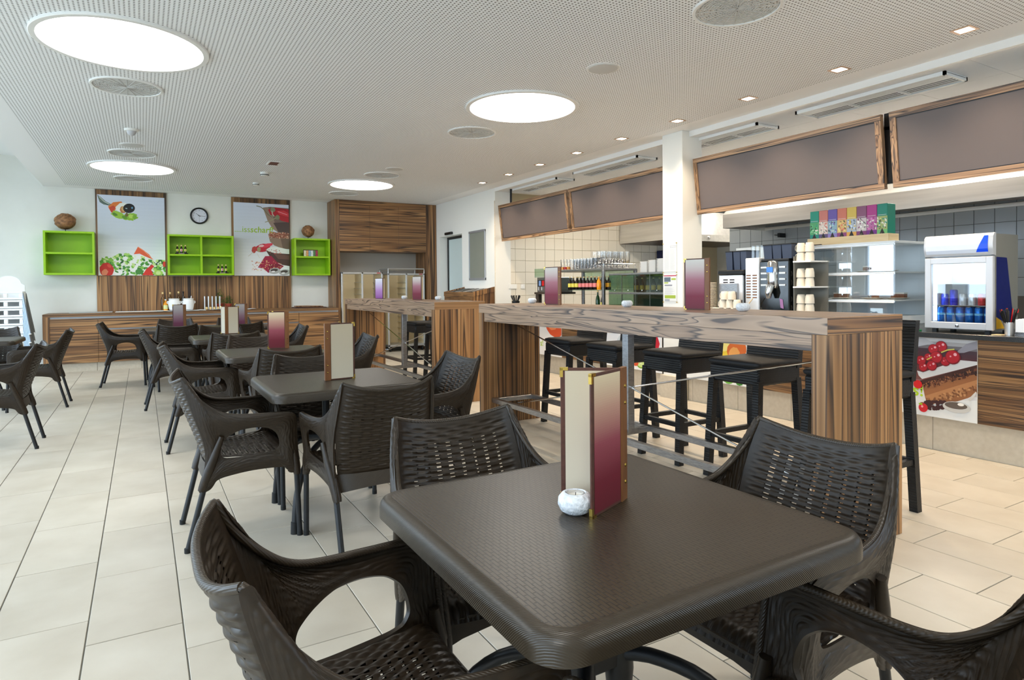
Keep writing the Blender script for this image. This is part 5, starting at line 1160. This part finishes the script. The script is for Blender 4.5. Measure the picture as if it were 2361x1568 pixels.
# counter bits
t = thing('napkin_holder', 'white napkin box at the right edge of the granite counter', 'napkins', (5.3,1.95,.888)); part('holder', MB().rbox(5.14,5.30,1.86,2.03,.888,.90,.002).rbox(5.14,5.145,1.86,2.03,.9,.915,.001).rbox(5.295,5.30,1.86,2.03,.9,1.02,.001), MAT['chrome'], t, 0)
for i in range(12): part('napkin', MB().box(5.15+.012*i,5.158+.012*i,1.862,2.028,.902,1.0+random.uniform(-.004,.004)), MAT['linen'], t, 0)
t = thing('stirrer_cup', 'steel cup full of dark red stirrers beside the cooler', 'cup', (5.20,2.085,.888)); part('cup', MB().lathe([(.0001,0),(.026,0),(.028,.09),(.026,.09),(.024,.005),(.0001,.005)],18,(5.20,2.085,.888)), MAT['alu'], t)
for i in range(34): a = random.uniform(0,6.28); part('stirrer', MB().tube([(5.2,2.085,.90),(5.2+.05*math.cos(a),2.085+.05*math.sin(a),1.06+random.uniform(-.02,.02))],.004,4), MAT['black'] if i%6 else MAT['cokered'], t, 0)
single('coaster', MB().lathe([(.0001,0),(.03,0),(.03,.012),(.0001,.012)],20,(5.14,2.66,.888)), plain('green_coaster',(20,110,60),.4), 'small green disc on the granite counter left of the cooler', 'coaster')
single('order_card', MB().rbox(5.12,5.2,2.1,2.16,.888,.892,.001), MAT['pine'], 'small tan card lying in front of the cooler', 'card')

MAT['mpane'] = pane('case_pane',(248,251,252),.18)
# ================================================================== PASTRY CASE
dc = thing('pastry_case', 'three-tier glass pastry case with white frame on the counter', 'display case', (5.94,3.57,.888))
a0, a1, b0, b1 = 5.69, 6.20, 3.13, 4.0; TZ = (.965,1.11,1.36,1.625); Wt = MAT['trimw']
part('base', MB().rbox(a0,a1,b0,b1,.888,.965,.003), Wt, dc, 0); part('top', MB().rbox(a0,a1,b0,b1,1.61,1.632,.002), Wt, dc, 0)
for z in (1.11,1.36): part('tier', MB().rbox(a0+.004,a1,b0+.006,b1-.006,z-.012,z,.001), Wt, dc, 0)
for y in (b0,b1-.006): part('side_glass', MB().box(a0,a1,y,y+.006,.965,1.61), MAT['pane'], dc, 0)
for z0_,z1_ in ((.968,1.095),(1.114,1.345),(1.364,1.608)):
    for c in range(2):
        y0_, y1_ = b0+.008+(b1-b0-.016)*c/2, b0+.008+(b1-b0-.016)*(c+1)/2
        p = part('flap', MB().box(a0-.004,a0,y0_+.002,y1_-.002,z0_,z1_), MAT['mpane'], dc, 0)
        if z0_ > 1: sub(p, MB().lathe([(.0001,-.014),(.010,-.010),(.007,0)],12,(a0-.004,(y0_+y1_)/2,z0_+.028),ax='x'), 'knob', MAT['chrome'])
        sub(p, MB().box(a0-.006,a0+.002,y0_,y1_,z1_-.012,z1_), 'flap_rail', Wt, 0)
for z in (1.096,1.346,1.606): part('tier_light', MB().box(a0+.02,a0+.035,b0+.02,b1-.02,z-.006,z-.001), MAT['frame_led'], dc, 0)
part('back_panel', MB().box(a1-.01,a1,b0+.006,b1-.006,.965,1.61), plain('case_back',(234,238,242),.2), dc, 0)
pt = thing('cake_plate', 'x', 'plate', (0,0,0), 0, 'plates of cake in the pastry case')
part('plate', MB().lathe([(.0001,0),(.06,0),(.10,.012),(.098,.016),(.058,.005),(.0001,.005)],28), MAT['porcelain'], pt, 60, False)
part('cake_slice', MB().add([(-.07,-.03,.005),(-.07,.03,.005),(.06,0,.005),(-.07,-.03,.05),(-.07,.03,.05),(.06,0,.05)],[(0,1,2),(5,4,3),(0,3,4,1),(1,4,5,2),(2,5,3,0)]), MAT['cake'], pt, 0, False); part('icing', MB().add([(-.072,-.032,.05),(-.072,.032,.05),(.062,0,.05),(-.072,-.032,.062),(-.072,.032,.062),(.062,0,.062)],[(0,1,2),(5,4,3),(0,3,4,1),(1,4,5,2),(2,5,3,0)]), MAT['cream_cake'], pt, 0, False)
for (x,y,z,r,lb) in [(5.86,3.30,1.36,.3,'plate with a berry cake slice on the top tier of the pastry case, right'),(5.9,3.50,1.36,1.2,'plate with a cake slice on the top tier of the pastry case, middle'),(5.83,3.72,1.11,2.0,'plate with a cream cake slice on the middle tier, left'),(5.86,3.42,1.11,.8,'plate with a chocolate slice on the middle tier of the pastry case'),(5.95,3.25,1.11,1.6,'plate with a cream slice on the middle tier, right end')]: place(pt, USED, (x,y,z), r, lb)
rk = thing('tea_rack', 'pine rack on top of the pastry case holding a row of tea boxes', 'rack', (5.78,3.59,1.632))
part('front_board', MB().rbox(5.695,5.707,3.19,3.98,1.632,1.70,.001), MAT['pine'], rk, 0); part('side_board', MB().rbox(5.707,5.86,3.19,3.202,1.632,1.70,.001), MAT['pine'], rk, 0); part('side_board', MB().rbox(5.707,5.86,3.968,3.98,1.632,1.70,.001), MAT['pine'], rk, 0); part('bottom_board', MB().rbox(5.707,5.86,3.202,3.968,1.632,1.640,.001), MAT['pine'], rk, 0)
tea = [('green',(40,160,130),(90,170,110),(30,140,120)),('salmon',(226,136,120),(236,206,190),(96,80,120)),('violet',(120,96,176),(150,180,190),(150,130,190)),('coral',(232,132,104),(230,190,120),(150,70,120)),('yellow',(236,200,90),(180,190,200),(232,170,80)),('plum',(150,90,120),(214,200,196),(130,60,110)),('magenta',(190,60,140),(190,110,160),(120,40,130)),('emerald',(30,140,116),(170,180,110),(120,190,110))]
for i,(nm,c1,c2,c3) in enumerate(tea):
    y1_ = 3.962-.0945*i; y0_ = y1_-.0925; t = thing('tea_box', '%s tea box, %s in the pine rack' % (nm,['first from the left','second from the left','third from the left','fourth from the left','fourth from the right','third from the right','second from the right','last on the right'][i]), 'tea box', (5.77,(y0_+y1_)/2,1.64), 0, 'tea boxes in the pine rack')
    part('carton', MB().rbox(5.712,5.84,y0_,y1_,1.64,1.955+.012,.003), plain('tea_'+nm,c1,.45), t, 0)
    A = Art((0,60,0,180),(5.7118,y1_,1.64),(0,-(y1_-y0_),0),(0,0,.327),(-1,0,0)); A.poly([(0,60),(60,60),(60,128),(0,128)][::-1],c2); A.poly([(0,126),(60,126),(60,180),(0,180)][::-1],c3)
    for k in range(26): A.blob(random.uniform(4,56),random.uniform(64,122),random.uniform(3,8),random.uniform(2,6),random.choice([tuple(min(255,int(v*1.25)) for v in c2),tuple(int(v*.55) for v in c2),c1,(236,230,214)]),random.uniform(0,90),.3,7)
    A.poly([(8,160),(52,160),(30,118)],(34,24,20)); A.line([(6,54),(54,54)],1.6,(236,236,230))
    for k in range(10): A.blob(random.uniform(18,42),random.uniform(140,158),random.uniform(1,4),1,random.choice([(150,110,70),(206,180,140),(90,60,40)]),random.uniform(0,90),.2,5)
    A.out(t)
t = thing('pen', 'silver ballpoint pen lying before the tea rack', 'pen', (5.692,3.9,1.632)); part('barrel', MB().tube([(5.70,3.95,1.637),(5.69,3.82,1.637)][::-1],.0055,8) , MAT['chrome'], t); t.location.z = 1.632

# ================================================================== COFFEE STATION
def vents(t, x, y0, y1, z0, nrow, m):
    for c in range(2):
        for r in range(nrow): part('vent_slot', MB().box(x-.002,x+.001,y0+.075+.085*c if c else y0+.075,(y0+.075+.085*c if c else y0+.075)+.062,z0+.026*r,z0+.026*r+.011), m, t, 0)
g1 = thing('coffee_grinder', 'steel coffee machine with vent slots and black lid, left of the black one', 'coffee machine', (5.5,4.6,.888))
part('body', MB().rbox(5.32,5.75,4.445,4.76,.888,1.36,.01), MAT['brush'] if 'brush' in MAT else MAT['steel'], g1, 30); part('lid', MB().rbox(5.31,5.76,4.435,4.77,1.36,1.41,.01), MAT['blackmetal'], g1, 30)
vents(g1,5.32,4.48,4.76,1.12,8,MAT['spine']); part('front_panel', MB().box(5.318,5.32,4.45,4.755,1.10,1.355), plain('window_glare_steel',(226,230,236),.3,.2), g1, 0)  # near-white front sheet paints the bright window mirrored in the steel
g2 = thing('steam_unit', 'taller narrow steel unit with vent slots beside the black coffee machine', 'coffee machine', (5.5,4.345,.888)); part('body', MB().rbox(5.33,5.75,4.262,4.43,.888,1.525,.008), plain('window_glare_steel2',(222,228,234),.3,.2), g2, 30)  # body colour lightened to hold the window's reflection
for c in range(2):
    for r in range(9): part('vent_slot', MB().box(5.328,5.331,4.285+.075*c,4.285+.075*c+.052,1.12+.028*r,1.12+.028*r+.011), MAT['spine'], g2, 0)
g3 = thing('coffee_machine', 'black coffee machine with chrome centre and two columns of buttons', 'coffee machine', (5.5,4.09,.888)); D = MAT['darkglass']
part('body', MB().rbox(5.33,5.75,3.92,4.255,.888,1.485,.008), D, g3, 30); part('hopper_lid', MB().rbox(5.34,5.75,3.93,4.245,1.485,1.505,.004), MAT['black'], g3, 0)
part('centre_panel', MB().lathe([(.055,1.22),(.06,1.24),(.06,1.47),(.05,1.485)],24,(5.345,4.10,0)), MAT['chrome'], g3, 60); part('display', MB().box(5.282,5.286,4.065,4.135,1.375,1.425), plain('blue_display',(60,130,220),.3), g3, 0)
part('spout', MB().tube([(5.30,4.10,1.24),(5.27,4.10,1.17),(5.27,4.10,1.12)],[.045,.035,.02],14), MAT['chrome'], g3); part('drip_tray', MB().rbox(5.25,5.34,3.95,4.23,.888,.92,.003), MAT['chrome'], g3, 0)
for s,yy in ((0,3.955),(1,4.165)):
    for r in range(4): part('button', MB().rbox(5.322,5.331,yy,yy+.07,1.24+.058*r,1.258+.058*r,.002), MAT['alu'], g3, 0)
part('tag', MB().add([(5.326,4.02,1.12),(5.326,3.985,1.11),(5.326,3.975,1.02),(5.326,4.01,1.03)],[(0,1,2,3)]), plain('tag_violet',(170,120,170),.5), g3, 0)
def bin_(x,y,z,w,d,h,lb):
    t = thing('storage_bin', lb, 'bin', (x,y,z), 0, 'dark plastic bins over the coffee station'); k = .88
    part('bin', MB().add([(x-d/2*k,y-w/2*k,z),(x+d/2*k,y-w/2*k,z),(x+d/2*k,y+w/2*k,z),(x-d/2*k,y+w/2*k,z),(x-d/2,y-w/2,z+h),(x+d/2,y-w/2,z+h),(x+d/2,y+w/2,z+h),(x-d/2,y+w/2,z+h)],[(0,3,2,1),(0,1,5,4),(1,2,6,5),(2,3,7,6),(3,0,4,7)]), MAT['bin'], t, 0); part('rim', MB().rbox(x-d/2-.004,x+d/2+.004,y-w/2-.003,y+w/2+.003,z+h-.012,z+h,.002), MAT['black'], t, 0)
MAT['bin'] = plain('bin_blue_grey',(52,62,84),.4)
bin_(5.45,4.655,1.41,.085,.2,.20,'dark plastic bin on the left coffee machine, left one'); bin_(5.45,4.555,1.41,.085,.2,.20,'dark plastic bin on the left coffee machine, middle one'); bin_(5.45,4.47,1.41,.075,.2,.20,'dark plastic bin on the left coffee machine, right one')
bin_(5.45,4.17,1.505,.10,.22,.145,'dark plastic bin on the black coffee machine, left one'); bin_(5.45,4.065,1.505,.10,.22,.145,'dark plastic bin on the black coffee machine, middle one'); bin_(5.45,3.955,1.505,.11,.22,.145,'dark plastic bin on the black coffee machine, right one')
for i in range(3):
    t = thing('clear_beaker', 'clear plastic beaker upside down, %s of three on the tall steel unit'%('left','middle','right')[i], 'beaker', (5.42,4.40-.053*i,1.525), 0, 'clear beakers'); part('beaker', MB().lathe([(.026,0),(.022,.125),(.0001,.125)],18), MAT['pane2'] if 'pane2' in MAT else MAT['pane'], t, 60, False)
single('paper_box', MB().rbox(5.7,5.85,4.6,4.86,1.42,1.66,.003), MAT['paper'], 'white carton behind the dark bins', 'box')
cup = thing('coffee_cup', 'x', 'cup', (0,0,0), 0, 'white coffee cups')
part('bowl', MB().lathe([(.0001,0),(.030,0),(.034,.006),(.040,.04),(.042,.085),(.039,.085),(.036,.04),(.030,.008),(.0001,.006)],22), MAT['porcelain'], cup, 60, False)
part('handle', MB().tube([(0,.039,.070),(0,.058,.067),(0,.064,.045),(0,.054,.024),(0,.036,.020)],.005,7), MAT['porcelain'], cup, 60, False)
def upside(loc, lb, rz=PI):
    o = place(cup, USED, (loc[0],loc[1],loc[2]+.085), rz, lb); o.rotation_euler = (PI,0,rz); return o
cs = thing('cup_shelf', 'grey cup shelf with two white boards between coffee machine and pastry case', 'shelf', (5.45,3.80,.888))
part('side', MB().rbox(5.36,5.60,3.885,3.895,.888,1.52,.001), MAT['coolgrey'], cs, 0)
for z in (1.235,1.475): part('shelf_board', MB().rbox(5.34,5.62,3.70,3.885,z-.014,z,.001), MAT['trimw'], cs, 0)
part('back_panel', MB().box(5.60,5.61,3.70,3.885,.888,1.475), MAT['coolgrey'], cs, 0); part('base_board', MB().rbox(5.34,5.62,3.70,3.885,.888,.905,.001), MAT['trimw'], cs, 0)
for j,y in enumerate((3.84,3.75)):
    for z,lv in ((.905,'bottom'),(.99,'bottom'),(1.075,'bottom'),(1.235,'middle'),(1.32,'middle'),(1.475,'top'),(1.56,'top')):
        if lv == 'middle' and j and z > 1.25: pass
        upside((5.40,y,z), 'white coffee cup, %s column on the %s level of the cup shelf' % (('left','right')[j], lv))
for (y,z) in [(4.64-.09*q,.935) for q in range(4)]+[(4.60-.09*q,1.02) for q in range(3)]+[(4.58-.09*q,1.105) for q in range(2)]+[(4.70,.935)]:
    upside((5.20,y,z), 'white coffee cup in the %s tier of the pile before the coffee machines' % ('bottom' if z < .95 else 'middle' if z < 1.05 else 'top'))
single('cup_crate', MB().rbox(5.13,5.29,4.30,4.745,.888,.935,.003), MAT['coolgrey'], 'low grey crate under the pile of white coffee cups', 'crate')
t = thing('wooden_stick', 'thin wooden stirring stick leaning in front of the black coffee machine', 'stick', (5.22,4.3,.888)); part('stick', MB().tube([(5.22,4.36,1.0),(5.24,4.26,1.12)],.005,6), MAT['pine'], t)
pl_ = thing('saucer', 'x', 'saucer', (0,0,0), 0, 'stacked cream saucers'); part('dish', MB().lathe([(.0001,0),(.045,0),(.075,.014),(.073,.017),(.044,.004),(.0001,.004)],26), MAT['porcelain'], pl_, 60, False)
for i in range(27): place(pl_, USED, (5.25,4.83,.888+.0145*i), 0, 'cream saucer in the tall stack beside the steel coffee machine')
single('steel_screen', MB().rbox(5.295,5.318,4.50,4.75,.888,1.27,.003), MAT['steel'], 'flat steel screen behind the white coffee cups', 'screen')

# ================================================================== FAR BAY: DRINKS FRAME, GLASSES, GLASS CASE
fr = thing('glass_rack', 'steel and glass shelf rack filled with drinking glasses', 'shelf', (5.65,7.6,.888)); a0,a1,b0,b1 = 5.35,5.95,6.77,8.02
for x in (a0,a1-.04):
    for y in (b0,b1-.04): part('post', MB().rbox(x,x+.04,y,y+.04,.888,1.47,.003), MAT['steel'], fr, 0)
part('top_shelf', MB().rbox(a0,a1,b0,b1,1.47,1.497,.002), MAT['steel'], fr, 0); part('glass_shelf', MB().box(a0+.01,a1-.01,b0+.01,b1-.01,1.195,1.207), MAT['gpane'], fr, 0); part('back_glass', MB().box(a1-.01,a1-.004,b0,b1,1.22,1.47), MAT['gpane'], fr, 0)
part('gallery_rail', MB().tube([(a0+.02,b0+.02,1.497),(a0+.02,b0+.02,1.56),(a1-.02,b0+.02,1.56),(a1-.02,b0+.02,1.497)],.005,6), MAT['chrome'], fr)
gl = thing('drinking_glass', 'x', 'glass', (0,0,0), 0, 'drinking glasses on the steel rack')
part('tumbler', MB().lathe([(.0001,0),(.026,0),(.028,.006),(.032,.155),(.0305,.155),(.0265,.012),(.0001,.010)],16), MAT['glass'], gl, 60, False)
for j in range(4):
    for i in range(8): place(gl, USED, (5.40+.10*j+.012*(i%2), (7.56 if j == 0 else 7.76)-.078*i, 1.497), 0, 'tall clear drinking glass in the %s row on the steel rack' % ('front','second','third','back')[j])
wg = thing('beer_glass', 'x', 'glass', (0,0,0), 0, 'tall beer glasses on the steel rack')
part('bowl', MB().lathe([(.0001,0),(.032,0),(.033,.006),(.024,.02),(.026,.06),(.040,.15),(.039,.235),(.0375,.235),(.038,.15),(.024,.064),(.0001,.05)],18), MAT['glass'], wg, 60, False)
for j in range(5):
    for i in range(3): place(wg, USED, (5.42+.105*j+.01*(i%2), 7.04-.092*i, 1.497), 0, 'taller clear beer glass in the %s row at the near rack end' % ('front','second','third','fourth','back')[j])
for i in range(3):
    t = thing('drinking_glass', ['glass holding orange drink at the far left of the rack','glass with a little red drink on the steel rack','glass with a little orange drink on the steel rack'][i], 'glass', (5.39,8.42-.03*i-.02*i,1.497), 0, 'drinking glasses on the steel rack'); part('drink', MB().lathe([(.0001,.01),(.024,.01),(.025,.045),(.0001,.045)],14), MAT['juice'] if i != 1 else MAT['cokered'], t, 60, False); part('tumbler', MB().lathe([(.0001,0),(.026,0),(.028,.006),(.032,.155),(.0305,.155)],14), MAT['glass'], t, 60, False); t.location = (5.40, 7.79-.075*i, 1.497); 
def drink(x,y,z,m,lab,lb,h=.185,grp='bottles on the glass shelf'):
    t = thing('drink_bottle', lb, 'bottle', (x,y,z), 0, grp)
    part('body', MB().lathe([(.0001,0),(.028,0),(.030,.008),(.030,h*.56),(.022,h*.70),(.011,h*.80),(.011,h*.93),(.0001,h*.93)],16), m, t, 60, False); part('cap', MB().lathe([(.0125,h*.92),(.0125,h),(.0001,h)],12), MAT['cheese'], t, 40, False)
    if lab: part('label', MB().lathe([(.0306,h*.2),(.0306,h*.5)],16), lab, t, 40, False)
LY = plain('label_yellow',(222,210,90),.5); LP = plain('label_pink',(220,130,130),.5); LO = plain('label_orange',(236,170,30),.5)
for i in range(9): drink(5.41,7.62-.085*i,1.207,MAT['cola'] if i < 8 else MAT['juice'],[LY,LY,LY,LP,LP,LP,LP,LP,None][i],'dark drink bottle with a %s label in the front row of the glass shelf'%('yellow' if i < 3 else 'pink') if i < 8 else 'orange drink bottle at the near end of the glass shelf')
for i in range(10): drink(5.55,7.62-.08*i,1.207,MAT['brownglass'],LO,'brown bottle with an orange label in the back row of the glass shelf')
for i in range(8): drink(5.75,6.56-.11*i,1.162,MAT['brownglass'],LO,'brown bottle with an orange label inside the far glass case',.2,'bottles in the far glass case')
drink(5.42,6.98,.888,MAT['greenglass'],None,'green wine bottle under the glass shelf beside the steel post',.31); drink(5.42,6.87,.888,MAT['brownglass'],LY,'dark sparkling wine bottle with a gold neck under the glass shelf',.30)
dd_ = thing('drinks_dispenser', 'steel soft drink dispenser with taps behind a green glass guard', 'dispenser', (5.5,8.28,.888))
part('cabinet', MB().rbox(5.40,5.80,8.10,8.50,1.17,1.40,.004), MAT['steel'], dd_, 0); part('stand', MB().box(5.38,5.44,8.43,8.51,.888,1.15).box(5.38,5.44,8.05,8.13,.888,1.15).box(5.36,5.82,8.05,8.52,1.14,1.17), MAT['darkhood'], dd_, 0); part('glass_guard', MB().box(5.36,5.366,8.05,8.51,1.40,1.535), MAT['gpane'], dd_, 0); part('tap_strip', MB().box(5.395,5.40,8.12,8.47,1.26,1.36), MAT['black'], dd_, 0)
for i,c in enumerate([(120,150,200),(206,24,28),(236,130,40),(40,120,60)]):
    part('badge', MB().box(5.392,5.395,8.38-.09*i,8.44-.09*i,1.27,1.35), plain('badge%d'%i,c,.4), dd_, 0); part('tap', MB().tube([(5.37,8.41-.09*i,1.25),(5.37,8.41-.09*i,1.20)],.008,8), MAT['alu'], dd_)
gc = thing('glass_case', 'steel framed glass display case left of the white column', 'display case', (5.6,6.15,.888)); a0,a1,b0,b1 = 5.35,5.85,5.60,6.65
part('top', MB().rbox(a0,a1,b0,b1,1.395,1.42,.002), MAT['steel'], gc, 0); part('rail', MB().rbox(a0-.004,a0+.02,b0,b1,1.15,1.175,.002), MAT['steel'], gc, 0); part('base', MB().rbox(a0,a1,b0,b1,.888,.91,.002), MAT['steel'], gc, 0); part('tier', MB().rbox(a0+.02,a1,b0+.01,b1-.01,1.15,1.162,.001), MAT['gpane'], gc, 0)
for c in range(4):
    for z0_,z1_ in ((.912,1.148),(1.178,1.392)):
        y0_ = b0+(b1-b0)*c/4; p = part('flap', MB().box(a0-.004,a0,y0_+.003,y0_+(b1-b0)/4-.003,z0_,z1_), MAT['gpane'], gc, 0)
        if z0_ > 1: sub(p, MB().lathe([(.0001,-.012),(.009,-.01),(.006,0)],10,(a0-.004,y0_+.13,z0_+.02),ax='x'), 'knob', MAT['chrome'])
    part('mullion', MB().box(a0-.003,a0+.008,b0+(b1-b0)*c/4-.003,b0+(b1-b0)*c/4+.003,.91,1.395), MAT['steel'], gc, 0)
part('back_panel', MB().box(a1-.01,a1,b0,b1,.91,1.395), plain('case_dark',(60,66,58),.3), gc, 0); part('side_glass', MB().box(a0,a1,b1-.006,b1,.91,1.395), MAT['gpane'], gc, 0)
pw = thing('white_bowl', 'x', 'bowl', (0,0,0), 0, 'stacks of white square bowls'); part('dish', MB().add([(-.05,-.05,0),(.05,-.05,0),(.05,.05,0),(-.05,.05,0),(-.068,-.068,.012),(.068,-.068,.012),(.068,.068,.012),(-.068,.068,.012)],[(3,2,1,0),(0,1,5,4),(1,2,6,5),(2,3,7,6),(3,0,4,7),(4,5,6,7)]), MAT['hcwhite'], pw, 0, False)
for k,(y,n_) in enumerate(((6.02,11),(5.87,12),(5.72,13))):
    for i in range(n_): place(pw, USED, (5.45,y,1.42+.0125*i), 0, 'white square dish in the %s stack on the glass case' % ('left','middle','right')[k])
# wall sockets, utensils at the far end
for (x,w_,lb) in ((5.55,.16,'double white wall socket on the tiles'),(5.75,.08,'single white wall socket on the tiles')):
    t = thing('wall_socket', lb, 'socket', (x,9.52,1.25)); part('plate', MB().rbox(x-w_/2,x+w_/2,9.512,9.526,1.225,1.275+.03,.002), MAT['white'], t, 0); part('insert', MB().lathe([(.0001,-.003),(.025,-.003),(.027,0)],16,(x-(w_/4 if w_>.1 else 0),9.512,1.263),ax='y'), MAT['trimw'], t)
t = thing('utensil_pot', 'black utensils standing at the far end of the bar bay', 'utensils', (5.3,9.0,.888)); part('pot', MB().lathe([(.0001,0),(.06,0),(.065,.14),(.06,.14),(.0001,.01)],18,(5.3,9.0,.888)), MAT['black'], t)
for i in range(14): a = random.uniform(0,6.28); part('utensil', MB().tube([(5.3,9.0,.95),(5.3+.07*math.cos(a),9.0+.09*math.sin(a),1.10+random.uniform(0,.02))],.009,5), MAT['black'], t, 0)
MAT['clearpane'] = pane('clear_acrylic',(254,254,254),.03)
# notices on the column
def notice(z0,z1,lb,colour):
    t = thing('notice', lb, 'notice', (5.09,5.25,z0), 0, 'notices in clear holders on the column')
    part('sheet', MB().box(5.094,5.096,5.155,5.355,z0+.01,z1-.01), MAT['paper'], t, 0); part('holder', MB().add([(5.0885,5.14,z0-.015),(5.0885,5.37,z0-.015),(5.0885,5.37,z1),(5.0885,5.14,z1)],[(0,1,2,3)]), MAT['clearpane'], t, 0)
    for y in (5.15,5.36):
        for z in (z0,z1-.012): part('screw', MB().lathe([(.0001,-.006),(.006,-.005),(.006,0.004)],10,(5.09,y,z),ax='x'), MAT['brass'], t)
    A = Art((0,100,0,150),(5.0938,5.355,z0+.01),(0,-.20,0),(0,0,z1-z0-.02),(-1,0,0))
    if colour:
        A.poly([(2,3),(98,3),(98,9),(2,9)][::-1],(190,40,80)); A.poly([(4,14),(54,14),(54,40),(4,40)][::-1],(96,110,126)); A.poly([(60,20),(94,20),(94,30),(60,30)][::-1],(176,196,60)); A.poly([(4,42),(36,42),(36,50),(4,50)][::-1],(190,206,90)); A.poly([(8,116),(92,116),(92,134),(8,134)][::-1],(172,192,70)); A.poly([(8,138),(46,138),(46,150),(8,150)][::-1],(176,182,190)); A.poly([(8,56),(66,56),(66,64),(8,64)][::-1],(150,150,160))
        for k in range(14): A.line([(8,72+3*k),(60+30*((k*37)%10)/10,72+3*k)],.9,(190,190,196))
    else:
        A.poly([(52,14),(96,14),(96,23),(52,23)][::-1],(110,110,120)); A.poly([(53,15),(95,15),(95,22),(53,22)][::-1],(240,240,240))
        for k in range(34): A.line([(6,28+3.4*k),(40+6*((k*13)%5)/5,28+3.4*k)],.8,(200,202,208)); A.line([(52,28+3.4*k),(80+14*((k*7)%5)/5,28+3.4*k)],.8,(200,202,208))
    A.out(t)
notice(1.40,1.735,'white price sheet in a clear holder, upper one on the column',False); notice(1.07,1.385,'coloured flyer in a clear holder, lower one on the column',True)
